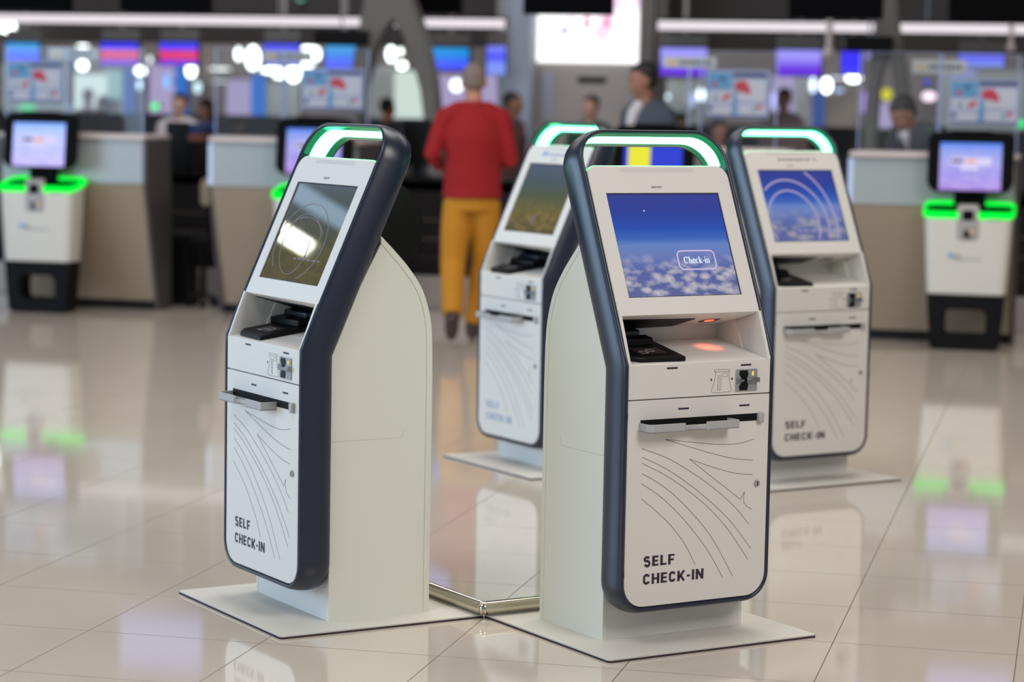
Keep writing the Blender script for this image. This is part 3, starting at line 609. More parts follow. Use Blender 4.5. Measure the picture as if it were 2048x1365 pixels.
#@@BACKGROUND@@
# ================================================================== CHECK-IN COUNTERS
M['beige'] = mat('beige_steel_panel', (158, 142, 124), 0.42, metal=0.25, var=0.06, vscale=1.2)
M['bluegrey'] = mat('blue_grey_glass_panel', (158, 164, 168), 0.25, var=0.02)
M['topstone'] = mat('pale_counter_top', (206, 192, 188), 0.3, var=0.03)
M['brown'] = mat('dark_brown_laminate', (78, 70, 70), 0.5, var=0.05)
M['darkmetal'] = mat('charcoal_metal', (28, 26, 30), 0.6, spec=0.15, var=0.05)
M['lightgrey'] = mat('light_grey_metal', (166, 160, 158), 0.4, var=0.03)
M['edge_glow'] = glow('cool_edge_light', (0.50, 0.62, 0.85), 1.0)
VC = 15.82
def counter(px0, px1, label, group='check-in counters in a row', edge=True):
    u0 = uz(px0, 280, VC)[0] if px0 is not None else None
    u1 = uz(px1, 280, VC)[0] if px1 is not None else None
    if u0 is None: u0 = u1 - 1.08
    if u1 is None: u1 = u0 + 1.08
    w2 = (u1 - u0) / 2; t = hall('check_in_counter', (u0 + u1) / 2, VC, 0, label, 'counter', group)
    MB().px([(0.26, 0.07), (0.27, 0.07), (0.04, 0.90), (0.0, 0.90)], -w2 + 0.01, w2 - 0.01).build('front_panel', M['beige'], t)
    MB().px([(0.0, 0.905), (0.05, 0.905), (0.05, 1.21), (0.005, 1.21)], -w2 + 0.01, w2 - 0.01).build('upper_panel', M['bluegrey'], t)
    MB().box(-w2 - 0.01, w2 + 0.01, -0.03, 0.48, 1.21, 1.245).build('counter_top', M['topstone'], t, bevel=0.01)
    for s in (-1, 1):
        MB().px([(0.25, 0.0), (0.50, 0.0), (0.48, 0.90), (0.46, 1.21), (0.0, 1.21), (0.0, 0.90)], s * w2 - 0.012, s * w2 + 0.012).build('side_panel', M['brown'], t)
    MB().box(-w2 + 0.012, w2 - 0.012, 0.28, 0.46, 0.0, 0.07).build('kick_board', M['darkmetal'], t)
    if edge: MB().box(-w2 - 0.014, -w2 + 0.016, -0.006, 0.006, 0.91, 1.2).build('edge_light', M['edge_glow'], t)
    return (u0 + u1) / 2, w2
c1 = counter(None, 289, 'beige check-in counter behind the bag drop machine at far left', edge=False)
c2 = counter(421, None, 'beige counter with lit left edge, half hidden by the front left kiosk')
u4 = uz(1703, 280, VC)[0] - 1.50
t4 = (u4 + 0.54, 0.54)
def px_of(u, v, z=1.2):
    p = W(u, v, z) - Vector((0, 0, CAM_H)); d = p.dot(_fwd); return 1024 + p.dot(_right) / d * F_PX
c4 = counter(px_of(u4, VC), None, 'beige counter mostly hidden behind the front right kiosk and its rear neighbour')
c3 = counter(1703, 2037, 'beige counter with lit left edge behind the bag drop machine at far right')

# --- long dark baggage conveyor behind the counters
t = hall('baggage_conveyor', -3.6, 17.5, 0, 'long dark baggage conveyor on a pale base running behind the counters', 'conveyor')
MB().box(-4.6, 4.6, -0.45, 0.45, 0.0, 0.24).build('base', M['lightgrey'], t, bevel=0.01)
MB().px([(-0.35, 0.24), (0.40, 0.24), (0.40, 0.92), (-0.25, 0.86)], -4.6, 4.6).build('side_skirt', M['darkmetal'], t)
MB().box(-4.6, 4.6, -0.30, 0.40, 0.925, 0.95).build('belt', M['blackm'], t)
for z in (0.36, 0.50, 0.64): MB().box(-4.6, 4.6, -0.372 + z * 0.12, -0.352 + z * 0.12, z, z + 0.015).build('rail', M['brown'], t)

# --- black desk equipment
def desk_monitor(px0, y0, px1, y1, v, label, zf=0.95, m='black'):
    u, z, w_, h_ = rect(v, px0, y0, px1, y1); t = hall('desk_monitor', u, v, zf, label, 'monitor', 'black desk monitors behind the counters')
    z -= zf
    MB().py(rrect(-w_ / 2, w_ / 2, z - h_ / 2, z + h_ / 2, 0.015, 3), -0.02, 0.02).build('screen_housing', M[m], t, bevel=0.004)
    MB().box(-0.025, 0.025, 0.0, 0.03, 0.01, z).build('stand_neck', M['black'], t)
    MB().box(-0.1, 0.1, -0.07, 0.07, 0.0, 0.012).build('stand_foot', M['black'], t)
desk_monitor(334, 244, 378, 342, 17.3, 'black desk monitor in the gap between the two left counters')
desk_monitor(750, 244, 797, 318, 17.3, 'black monitor just left of the red-jacketed person')
desk_monitor(806, 238, 862, 330, 17.5, 'wide black monitor seen right beside the leaning head of the front left kiosk')
desk_monitor(1450, 262, 1500, 320, 17.4, 'black monitor between the two right kiosks')
desk_monitor(1655, 255, 1700, 310, 17.4, 'black monitor left of the far right counter')
M['blue_cloth'] = mat('blue_cover_cloth', (26, 50, 100), 0.7, var=0.1); M['orangebrown'] = mat('orange_brown_leather', (110, 62, 48), 0.6, var=0.1)
u = uz(408, 280, 17.4)[0]; t = hall('suitcase', u, 17.4, 0.95, 'blue-topped suitcase standing on the conveyor in the gap left of the lit counter', 'suitcase')
MB().box(-0.062, 0.062, -0.18, 0.14, 0.012, 0.24).build('shell', M['blackm'], t, bevel=0.02); MB().box(-0.062, 0.062, -0.18, 0.14, 0.285, 0.37).build('lid', M['blue_cloth'], t, bevel=0.02)
MB().box(-0.0625, 0.0625, -0.182, 0.142, 0.235, 0.29).build('strap', M['orangebrown'], t, bevel=0.004)
for sx in (-0.05, 0.05):
    for sy in (-0.15, 0.11): MB().cyl((sx - 0.01, sy, 0.010), (sx + 0.01, sy, 0.010), 0.010, n=12).build('wheel', M['black'], t)
# --- office chair
M['chair_beige'] = mat('beige_chair_fabric', (186, 172, 150), 0.9, var=0.05)
u, z = uz(408, 372, 16.5)
t = hall('office_chair', u, 16.5, 0, 'office chair with beige back in the gap between the left counters', 'chair')
MB().py(rrect(-0.07, 0.07, 0.72, 0.93, 0.05), 0.10, 0.13).build('backrest', M['chair_beige'], t, bevel=0.01)
MB().pz(rrect(-0.09, 0.09, -0.09, 0.10, 0.04), 0.46, 0.52).build('seat', M['darkmetal'], t, bevel=0.01)
MB().box(-0.02, 0.02, 0.10, 0.12, 0.5, 0.74).build('back_support', M['black'], t)
MB().cyl((0, 0, 0.10), (0, 0, 0.46), 0.02).build('gas_column', M['black'], t)
for i in range(5):
    a = 2 * PI * i / 5; b = MB().tube([(0, 0, 0.10), (0.11 * math.cos(a), 0.11 * math.sin(a), 0.06)], 0.013); b.ball((0.11 * math.cos(a), 0.11 * math.sin(a), 0.026), 0.026, seg=12, rings=8); b.build('leg', M['black'], t, smooth=True)
# --- dark equipment box left of the gap
u, z, w_, h_ = rect(16.7, 352, 440, 384, 560)
t = hall('equipment_cabinet', u, 16.7, 0, 'narrow charcoal equipment cabinet standing in the gap behind the left counters', 'cabinet')
MB().box(-w_ / 2, w_ / 2, -0.12, 0.12, 0.02, 0.52).build('body', M['darkmetal'], t, bevel=0.01)
MB().box(-w_ / 2 + 0.01, w_ / 2 - 0.01, -0.13, -0.12, 0.06, 0.48).build('door', M['black'], t, bevel=0.003)
MB().box(-w_ / 2, w_ / 2, -0.12, 0.12, 0.0, 0.02).build('foot', M['black'], t)

# ================================================================== BAG DROP MACHINES
M['tub'] = mat('white_tub_plastic', (206, 202, 194), 0.4, var=0.015)
M['bezel'] = mat('black_gloss_bezel', (5, 5, 6), 0.55, spec=0.08, var=0)
M['frameblk'] = mat('dark_grey_frame', (16, 16, 19), 0.6, spec=0.12, var=0.03)
scr_lav = screen_mat('lavender_screen', [(0, (168, 130, 215)), (0.08, (176, 150, 235)), (0.35, (160, 150, 235)), (0.6, (165, 165, 240)), (0.85, (140, 160, 240)), (1, (70, 130, 240))], 0.35, (215, 200, 240), 4, 1.0, es=1.0)
M['lav_white'] = glow('pale_window_light', (0.72, 0.68, 0.95), 1.0)
M['orange_l'] = glow('orange_button_light', (0.9, 0.42, 0.32), 1.0)
M['dark_l'] = glow('dim_button_light', (0.12, 0.10, 0.25), 1.0)
M['yellow_l'] = glow('yellow_shape_light', (0.85, 0.82, 0.05), 1.0)
scr_blue = screen_mat('deep_blue_screen', [(0, (30, 50, 190)), (0.5, (45, 60, 210)), (1, (25, 60, 200))], es=1.0)
def band_loop(b, outline, zfn, h, th):
    n = len(outline); R = []
    for i, (x, y) in enumerate(outline):
        p = Vector(outline[i - 1]); q = Vector(outline[(i + 1) % n]); d = (q - p).normalized(); nn = Vector((d.y, -d.x))
        R.append([b.bm.verts.new((x + nn.x * o, y + nn.y * o, zfn(y) + z)) for o, z in ((0, 0), (th, h * 0.2), (th, h * 0.8), (0, h), (-th * .6, h * 0.5))])
    for i in range(n):
        A, B = R[i], R[(i + 1) % n]
        for j in range(5): b.bm.faces.new((A[j], B[j], B[(j + 1) % 5], A[(j + 1) % 5]))
def bag_drop():
    t = empty('bag_drop_machine')
    # base loop, front normal is -y
    out = [(-0.185, 0.0), (0.185, 0.0), (0.215, 0.02), (0.232, 0.20), (0.243, 0.352), (-0.243, 0.352), (-0.232, 0.20), (-0.215, 0.02)]
    hole = rrect(-0.130, 0.130, 0.090, 0.262, 0.045, 5)
    MB().plate(out, [hole], lambda a, c: (a, -0.10, c), lambda a, c: (a, 0.10, c)).build('base_frame', M['frameblk'], t, bevel=0.008)
    # tub: lofted rounded rectangles
    b = MB(); R = []
    for z, wx, wy, r_ in ((0.355, 0.232, 0.100, 0.03), (0.362, 0.247, 0.112, 0.045), (0.45, 0.253, 0.116, 0.05), (0.70, 0.268, 0.126, 0.055), (0.842, 0.277, 0.131, 0.06)):
        R.append([b.bm.verts.new((x, y, z + (0.21 * (y + wy) if z > 0.8 else 0))) for x, y in rrect(-wx, wx, -wy, wy, r_, 5)])
    for A, B in zip(R, R[1:]):
        for i in range(len(A)): b.bm.faces.new((A[i], A[(i + 1) % len(A)], B[(i + 1) % len(A)], B[i]))
    b.bm.faces.new(R[0][::-1]); b.bm.faces.new(R[-1]); tub = b.build('body', M['tub'], t, smooth=True, ang=40)
    b = MB(); ol = rrect(-0.272, 0.272, -0.125, 0.125, 0.055, 5)
    b.prism(ol, lambda x, y: (x, y, 0.846 + 0.21 * (y + 0.132)), lambda x, y: (x, y, 0.862 + 0.21 * (y + 0.132))); b.build('top_tray', M['bezel'], t)
    b = MB(); band_loop(b, rrect(-0.281, 0.281, -0.134, 0.134, 0.062, 7), lambda y: 0.838 + 0.21 * (y + 0.132), 0.047, 0.006); b.build('green_light_ring', M['ledgreen'], t, smooth=True)
    MB().px([(-0.142, 0.905), (-0.142, 0.76), (-0.128, 0.70), (-0.10, 0.70), (-0.10, 0.935)], -0.068, 0.068).build('reader_bracket', M['lightgrey'], t, bevel=0.012)
    MB().box(-0.035, 0.035, -0.150, -0.138, 0.83, 0.895).build('reader_window', M['bezel'], t, bevel=0.004)
    MB().box(-0.040, 0.040, -0.150, -0.136, 0.795, 0.822).build('receipt_slot', M['tray'], t, bevel=0.003)
    cr = MB().box(-0.030, 0.030, -0.140, -0.126, 0.715, 0.775).build('card_reader', M['steel'], t, bevel=0.003)
    MB().box(-0.022, 0.012, -0.1425, -0.139, 0.722, 0.768).build('reader_mouth', M['bezel'], cr)
    MB().box(0.017, 0.026, -0.1425, -0.139, 0.745, 0.765).build('status_light', M['amber'], cr)
    b = MB(); ff = lambda a, c: (a, -0.1275 - (c - 0.62) * 0.05, c)
    dashes(b, -0.075, 0.09, 0.580, 0.006, ff, random.Random(4), 6); dashes(b, -0.075, -0.04, 0.595, 0.012, ff, random.Random(6), 2); dashes(b, 0.125, 0.21, 0.838, 0.008, ff, random.Random(8), 4)
    b.build('lettering', M['inkline'], tub)
    b = MB(); b.cyl((-0.100, -0.120, 0.605), (-0.100, -0.1282, 0.605), 0.015); b.build('airport_mark', mat('blue_badge', (60, 150, 215), 0.5, var=0), tub)
    MB().px([(0.0, 0.89), (0.05, 0.90), (0.05, 1.20), (0.01, 1.20)], -0.10, 0.10).build('neck', M['bezel'], t, bevel=0.006)
    hd = MB().prism(rrect(-0.272, 0.272, 1.003, 1.385, (0.075, 0.075, 0.055, 0.055), 6), lambda a, c: (a, -0.055 + (c - 1.2) * 0.12, c), lambda a, c: (a * 0.93, 0.045 + (c - 1.2) * 0.12, c)).build('head', M['bezel'], t, bevel=0.012, seg=3)
    MB().pz([(-0.13, -0.05), (0.13, -0.05), (0.12, 0.02), (-0.12, 0.02)], 1.383, 1.397).build('camera_bar', M['bezel'], hd, bevel=0.004)
    return t
def bag_screen(t, m, kind):
    b = MB(); f = lambda a, c: (a, -0.0575 + (c - 1.2) * 0.12, c); V = [b.bm.verts.new(f(x, z)) for x, z in ((-0.193, 1.017), (0.193, 1.017), (0.193, 1.317), (-0.193, 1.317))]
    fc = b.bm.faces.new(V); l = b.bm.loops.layers.uv.new('UVMap')
    for lp, uvc in zip(fc.loops, ((0, 0), (1, 0), (1, 1), (0, 1))): lp[l].uv = uvc
    sc = b.build('screen', m, t); g = lambda a, c: (a, -0.0585 + (c - 1.2) * 0.12, c)
    def blk(x0, x1, z0, z1, mm, nm):
        b = MB(); b.bm.faces.new([b.bm.verts.new(g(*p)) for p in rrect(x0, x1, z0, z1, min(0.008, (z1 - z0) / 3), 3)]); b.build(nm, mm, sc)
    if kind == 'lav':
        blk(-0.13, 0.13, 1.175, 1.225, M['lav_white'], 'dialog_box'); blk(-0.065, 0.05, 1.145, 1.172, M['lav_white'], 'dialog_box')
        b = MB(); 
        for x0, x1, mm in ((-0.122, -0.045, 'dark_l'), (-0.03, 0.035, 'orange_l')):
            b = MB(); b.bm.faces.new([b.bm.verts.new((p[0], g(*p)[1] - 0.0008, p[1])) for p in rrect(x0, x1, 1.19, 1.213, 0.004, 3)]); b.build('screen_button', M[mm], sc)
    else: blk(-0.165, -0.02, 1.03, 1.255, M['yellow_l'], 'yellow_shape')
SP = [(79, 'white bag drop machine with green lit rim at far left, cut by the photo edge', 'lav'), (628, 'bag drop machine peeking out left of the front left kiosk', 'lav'),
      (1307, 'bag drop machine whose blue and yellow screen shows through the front right kiosk handle', 'blue'), (1942, 'white bag drop machine with green lit rim at far right', 'lav')]
bd0 = bag_drop()
mach = [bd0] + [copy_tree(bd0) for _ in SP[1:]]
for t, (px, lb, kind) in zip(mach, SP):
    v = 15.66; u = uz(px, 310, v - 0.05)[0]; t.location = W(u, v, 0); t.rotation_euler = (0, 0, HA); tag(t, lb, 'bag drop machine', 'bag drop machines in front of the counters')
    bag_screen(t, scr_lav if kind == 'lav' else scr_blue, kind)

# ================================================================== CLEAR SCREENS, POSTERS, SIGNS
def acrylic_mat():
    m = bpy.data.materials.new('clear_acrylic'); m.use_nodes = True; nt = m.node_tree; nt.nodes.clear(); L = nt.links.new
    tr = nt.nodes.new('ShaderNodeBsdfTransparent'); tr.inputs[0].default_value = (0.97, 0.98, 0.99, 1)
    gl = nt.nodes.new('ShaderNodeBsdfGlossy'); gl.inputs['Roughness'].default_value = 0.08; df = nt.nodes.new('ShaderNodeBsdfDiffuse'); df.inputs[0].default_value = (0.75, 0.8, 0.9, 1)
    fr = nt.nodes.new('ShaderNodeFresnel'); fr.inputs[0].default_value = 1.25
    m1 = nt.nodes.new('ShaderNodeMixShader'); m1.inputs[0].default_value = 0.015; L(tr.outputs[0], m1.inputs[1]); L(df.outputs[0], m1.inputs[2])
    m2 = nt.nodes.new('ShaderNodeMixShader'); L(fr.outputs[0], m2.inputs[0]); L(m1.outputs[0], m2.inputs[1]); L(gl.outputs[0], m2.inputs[2])
    o = nt.nodes.new('ShaderNodeOutputMaterial'); L(m2.outputs[0], o.inputs[0]); return m
M['acrylic'] = acrylic_mat(); M['acr_edge'] = mat('acrylic_polished_edge', (150, 164, 205), 0.2, var=0, spec=0.8)
CT = 1.245
def acrylic(px0, px1, ytop, v, label):
    u0, z1 = uz(px0, ytop, v); u1 = uz(px1, ytop, v)[0]; w2 = (u1 - u0) / 2
    t = hall('acrylic_screen', (u0 + u1) / 2, v, CT, label, 'acrylic screen', 'clear acrylic screens on the counters'); h_ = z1 - CT
    MB().box(-w2, w2, -0.003, 0.003, 0.005, h_).build('pane', M['acrylic'], t)
    for s in (-1, 1): MB().box(s * w2 - 0.004, s * w2 + 0.004, -0.004, 0.005, 0.0, h_).build('polished_edge', M['acr_edge'], t)
    MB().box(-w2, w2, -0.006, 0.006, h_ - 0.0015, h_ + 0.0015).build('top_edge', M['acr_edge'], t)
    MB().box(-w2, w2, -0.025, 0.025, 0.0, 0.006).build('foot_rail', M['lightgrey'], t)
acrylic(12, 133, 94, 16.0, 'clear acrylic screen carrying the notice poster at far left')
acrylic(136, 286, 96, 16.06, 'clear acrylic screen on the right half of the far left counter')
acrylic(432, 566, 96, 16.06, 'clear acrylic screen at the left end of the lit-edge counter left of the red jacket')
acrylic(570, 738, 98, 16.0, 'clear acrylic screen whose poster is above the front left kiosk')
acrylic(1404, 1556, 104, 16.0, 'clear acrylic screen with a poster, above the rear right kiosk')
acrylic(1722, 1880, 104, 16.06, 'clear acrylic screen with the bending clerk behind it')
acrylic(1884, 2040, 108, 16.0, 'clear acrylic screen with poster at far right')
PM = {k: mat('poster_' + k, c, 0.5, var=0.02) for k, c in dict(base=(140, 150, 180), white=(176, 178, 192), cyan=(80, 136, 178), navy=(58, 66, 108), red=(176, 48, 66), teal=(96, 140, 146)).items()}
def poster(px0, y0, px1, y1, v, label):
    u, z, w_, h_ = rect(v, px0, y0, px1, y1); t = hall('notice_poster', u, v, z - h_ / 2, label, 'poster', 'notice posters taped to the acrylic screens')
    MB().box(-w_ / 2, w_ / 2, -0.0015, 0.0015, 0, h_).build('sheet', PM['base'], t)
    def R(x0, x1, a0, a1, k, nm, lift=0.0025, r=0.0):
        MB().py(rrect(-w_ / 2 + x0 * w_, -w_ / 2 + x1 * w_, a0 * h_, a1 * h_, r or 0.001, 4), -lift, -0.0012).build(nm, PM[k], t)
    R(0.42, 0.97, 0.85, 0.95, 'navy', 'header_bar'); R(0.03, 0.97, 0.02, 0.06, 'navy', 'footer_bar')
    R(0.03, 0.40, 0.60, 0.94, 'cyan', 'picture_block', 0.0022); R(0.05, 0.43, 0.33, 0.56, 'white', 'picture_block', 0.0022); R(0.50, 0.95, 0.36, 0.80, 'white', 'picture_block', 0.0022, 0.02)
    R(0.05, 0.40, 0.08, 0.27, 'white', 'picture_block', 0.0022); R(0.52, 0.95, 0.08, 0.30, 'white', 'picture_block', 0.0022); R(0.44, 0.50, 0.08, 0.52, 'cyan', 'picture_block', 0.0022)
    MB().py([(-w_ / 2 + a * w_, c * h_) for a, c in ((.45, .66), (.50, .76), (.60, .79), (.68, .70), (.72, .52), (.66, .50), (.60, .55), (.52, .54))], -0.004, -0.0022).build('red_picture', PM['red'], t)
    for a, c, k in ((.14, .70, 'red'), (.30, .42, 'red'), (.36, .46, 'red'), (.86, .24, 'red'), (.16, .42, 'teal'), (.78, .20, 'teal'), (.08, .20, 'navy'), (.26, .82, 'navy')):
        MB().py([(-w_ / 2 + a * w_ + .016 * math.cos(q), c * h_ + .018 * math.sin(q)) for q in [PI / 4 * i for i in range(8)]], -0.004, -0.0022).build('small_picture', PM[k], t)
poster(14, 122, 125, 206, 15.985, 'blue and white notice poster with a red picture at far left')
poster(604, 137, 727, 221, 15.985, 'notice poster with a red picture above the front left kiosk handle')
poster(1413, 140, 1536, 237, 15.985, 'notice poster with a red picture above the rear right kiosk')
poster(1899, 158, 2038, 250, 15.985, 'notice poster with a red picture above the far right bag drop machine')
M['signw'] = mat('pale_sign_board', (182, 184, 184), 0.5, var=0.02); M['signy'] = mat('yellow_sign_mark', (206, 166, 84), 0.5, var=0); M['signk'] = mat('dark_sign_letters', (72, 82, 88), 0.5, var=0)
def sign(px0, y0, px1, y1, v, label, seed):
    u, z, w_, h_ = rect(v, px0, y0, px1, y1); t = hall('counter_sign', u, v, CT, label, 'sign', 'pale counter signs with a yellow mark'); z -= CT
    bd = MB().box(-w_ / 2, w_ / 2, -0.005, 0.005, z - h_ / 2, z + h_ / 2).build('board', M['signw'], t, bevel=0.002)
    MB().box(-0.006, 0.006, -0.004, 0.006, 0, z).build('post', M['acr_edge'], t); MB().box(-0.04, 0.04, -0.03, 0.03, 0, 0.005).build('foot', M['steel'], t)
    b = MB()
    for a in (-0.36, -0.29): b.py([(a * w_ - 0.012, z - 0.018), (a * w_ + 0.012, z - 0.018), (a * w_ + 0.005, z + 0.02), (a * w_ - 0.004, z + 0.02)], -0.0065, -0.004)
    b.build('yellow_mark', M['signy'], bd)
    b = MB(); dashes(b, -0.2 * w_, 0.42 * w_, z - 0.014, 0.028, lambda a, c: (a, -0.006, c), random.Random(seed), 9); b.build('lettering', M['signk'], bd)
sign(98, 97, 195, 119, 16.12, 'pale sign with yellow mark above the far left counter', 1)
sign(527, 103, 616, 123, 16.12, 'pale sign with yellow mark above the counter left of the red jacket', 2)
sign(1326, 114, 1433, 136, 16.12, 'pale sign with yellow mark right of the standing clerk in grey', 3)
sign(1825, 120, 1933, 148, 16.12, 'pale sign with yellow mark above the bending clerk', 4)

# ================================================================== OVERHEAD: MONITORS, LIGHT STRIPS, ARCHES
M['mon'] = mat('black_monitor_housing', (3, 3, 5), 0.6, spec=0.05, var=0)
scr_board = screen_mat('lavender_board_screen', [(0, (150, 150, 235)), (0.5, (175, 175, 245)), (1, (120, 130, 225))], es=1.0)
def uvquad(name, m, parent, x0, x1, z0, z1, y):
    b = MB(); fc = b.bm.faces.new([b.bm.verts.new(p) for p in ((x0, y, z0), (x1, y, z0), (x1, y, z1), (x0, y, z1))]); l = b.bm.loops.layers.uv.new('UVMap')
    for lp, q in zip(fc.loops, ((0, 0), (1, 0), (1, 1), (0, 1))): lp[l].uv = q
    return b.build(name, m, parent)
for px0, px1, yb, lb in ((-38, 140, 22, 'black overhead board cut by the top left corner'), (243, 421, 25, 'black overhead board second from the left'), (752, 926, 28, 'black overhead board behind the left grey arch'),
                         (1048, 1225, 30, 'black overhead board in front of the bright advertising display'), (1578, 1765, 38, 'black overhead board just left of the right grey arch'), (1897, 2080, 46, 'black overhead board at the top right corner')):
    v = 17.2 if px0 != 752 else 20.6
    u0, z0 = uz(px0, yb, v); u1, z1 = uz(px1, yb, v); zb = (z0 + z1) / 2; w2 = (u1 - u0) / 2
    t = hall('overhead_board', (u0 + u1) / 2, v, zb, lb, 'overhead monitor', 'black overhead boards along the top')
    MB().box(-w2, w2, -0.04, 0.06, 0, 0.76).build('housing', M['mon'], t, bevel=0.006)
    uvquad('screen', scr_board if px0 > 0 else M['mon'], t, -w2 + 0.02, w2 - 0.02, 0.30, 0.74, -0.0405)
    for s in (-0.6, 0.6): MB().cyl((s * w2, 0.01, 0.76), (s * w2, 0.01, 6.6 - zb), 0.012, n=10).build('hanger_rod', M['steel'], t)
M['strip'] = glow('warm_white_strip_light', (0.84, 0.77, 0.81), 1.08)
z_lo, z_hi = uz(300, 48, 21.3)[1], uz(300, 31, 21.3)[1]
for px0, px1, lb in ((-90, 1012, 'long white light strip along the top left'), (1316, 2140, 'long white light strip along the top right')):
    u0 = uz(px0, 40, 21.3)[0]; u1 = uz(px1, 45, 21.3)[0]
    t = hall('light_strip', (u0 + u1) / 2, 21.3, z_lo, lb, 'light'); w2 = (u1 - u0) / 2
    MB().box(-w2, w2, -0.02, 0.10, -0.004, z_hi - z_lo + 0.02).build('housing', M['darkmetal'], t)
    MB().px([(-0.026, 0.003), (-0.0205, 0.0), (-0.0205, z_hi - z_lo), (-0.026, z_hi - z_lo - 0.003)], -w2 + 0.004, w2 - 0.004).build('diffuser', M['strip'], t)
    k = int(w2 * 2 / 0.9)
    for i in range(k + 1):
        x = -w2 + 0.05 + (2 * w2 - 0.1) * i / k; MB().cyl((x, 0.05, z_hi - z_lo + 0.02), (x, 0.05, 6.6 - z_lo), 0.008, n=8).build('hanger_rod', M['steel'], t)
# monitors hung under the bulkhead
def scr2(name, stops): return screen_mat(name, stops, es=1.0, rough=0.3)
S_red = scr2('blue_red_screen', [(0, (120, 30, 230)), (0.2, (120, 10, 210)), (0.35, (228, 0, 40)), (0.55, (232, 10, 70)), (0.68, (120, 20, 230)), (0.8, (40, 20, 250)), (1, (40, 30, 240))])
S_blue = scr2('blue_mark_screen', [(0, (120, 120, 200)), (0.35, (70, 40, 220)), (0.6, (50, 40, 230)), (1, (40, 30, 240))])
S_cyan = scr2('cyan_blue_screen', [(0, (70, 70, 255)), (0.4, (60, 100, 250)), (0.6, (20, 130, 230)), (1, (30, 160, 225))])
S_lil = scr2('lilac_purple_screen', [(0, (90, 10, 215)), (0.30, (100, 30, 225)), (0.5, (130, 110, 240)), (0.75, (160, 150, 250)), (1, (140, 140, 245))])
S_navy = scr2('bright_blue_screen', [(0, (70, 60, 250)), (0.5, (40, 20, 255)), (1, (50, 30, 250))])
S_sky = scr2('sky_blue_screen', [(0, (130, 150, 240)), (0.4, (120, 140, 250)), (0.6, (60, 60, 240)), (1, (130, 140, 250))])
for px0, y0, px1, y1, m, lb in ((13, 86, 80, 122, S_cyan, 'cyan and blue hanging screen above the far left poster'), (203, 85, 278, 130, S_red, 'left one of the two blue and red hanging screens'),
        (321, 85, 397, 131, S_red, 'right one of the two blue and red hanging screens'), (528, 88, 600, 132, S_blue, 'blue hanging screen behind the sign left of the first arch'),
        (652, 92, 722, 137, S_cyan, 'cyan and blue hanging screen just left of the first arch'), (862, 96, 938, 140, S_cyan, 'blue hanging screen left of the grey-haired head'),
        (975, 92, 1012, 150, S_sky, 'narrow pale blue hanging screen right of the grey-haired head'), (1322, 96, 1414, 152, S_lil, 'lilac and purple hanging screen behind the sign beside the standing clerk'),
        (1553, 100, 1642, 152, S_lil, 'lilac and purple hanging screen right of centre, unobstructed'), (1684, 103, 1724, 150, S_navy, 'narrow bright blue hanging screen left of the right arch'),
        (1918, 108, 2008, 134, S_sky, 'shallow blue and white hanging screen at upper right')):
    v = 21.6; u, z, w_, h_ = rect(v, px0, y0, px1, y1); zb = z - h_ / 2
    t = hall('hanging_screen', u, v, zb, lb, 'hanging screen', 'hanging screens below the light strip')
    MB().box(-w_ / 2 - 0.008, w_ / 2 + 0.008, -0.02, 0.03, -0.008, h_ + 0.008).build('housing', M['mon'], t)
    uvquad('screen', m, t, -w_ / 2, w_ / 2, 0, h_, -0.0215)
    MB().box(-w_ / 2, w_ / 2, 0.0, 0.10, h_ + 0.02, h_ + 0.13).build('bracket_box', M['col_grey'], t, bevel=0.005)
    MB().cyl((0, 0.06, h_ + 0.10), (0, 0.06, 6.6 - zb), 0.022, n=12).build('hanger_pole', M['lightgrey'], t)
for px0, y0, px1, y1, lb in ((632, 60, 735, 90, 'dark speaker box under the light strip left of the first arch'), (1692, 72, 1785, 104, 'dark speaker box under the light strip at the right arch')):
    v = 20.0; u, z, w_, h_ = rect(v, px0, y0, px1, y1); zb = z - h_ / 2; t = hall('speaker_box', u, v, zb, lb, 'speaker', 'dark speaker boxes')
    MB().box(-w_ / 2, w_ / 2, -0.06, 0.06, 0, h_).build('body', M['darkmetal'], t, bevel=0.01); MB().box(-w_ / 2 + .01, w_ / 2 - .01, -0.064, -0.06, 0.01, h_ - .01).build('grille', M['blackm'], t)
    MB().cyl((0, 0, h_), (0, 0, 6.6 - zb), 0.01, n=8).build('hanger_rod', M['steel'], t)
for px0, y0, py1, lb in ((1659, 60, 120, 'white pendant camera on a pole between two hanging screens'), (2023, 60, 108, 'white pendant camera on a pole at the top right')):
    v = 20.4; u, zt = uz(px0, y0, v); zb = uz(px0, py1, v)[1]; t = hall('pendant_camera', u, v, zb, lb, 'security camera', 'white pendant cameras')
    MB().ball((0, 0, 0.055), 0.055 if px0 < 1700 else 0.04, seg=20, rings=12).build('camera_dome', M['topstone'], t, smooth=True)
    MB().cyl((0, 0, 0.09), (0, 0, 6.6 - zb), 0.028 if px0 < 1700 else 0.02, n=14).build('pole', M['topstone'], t, smooth=True)
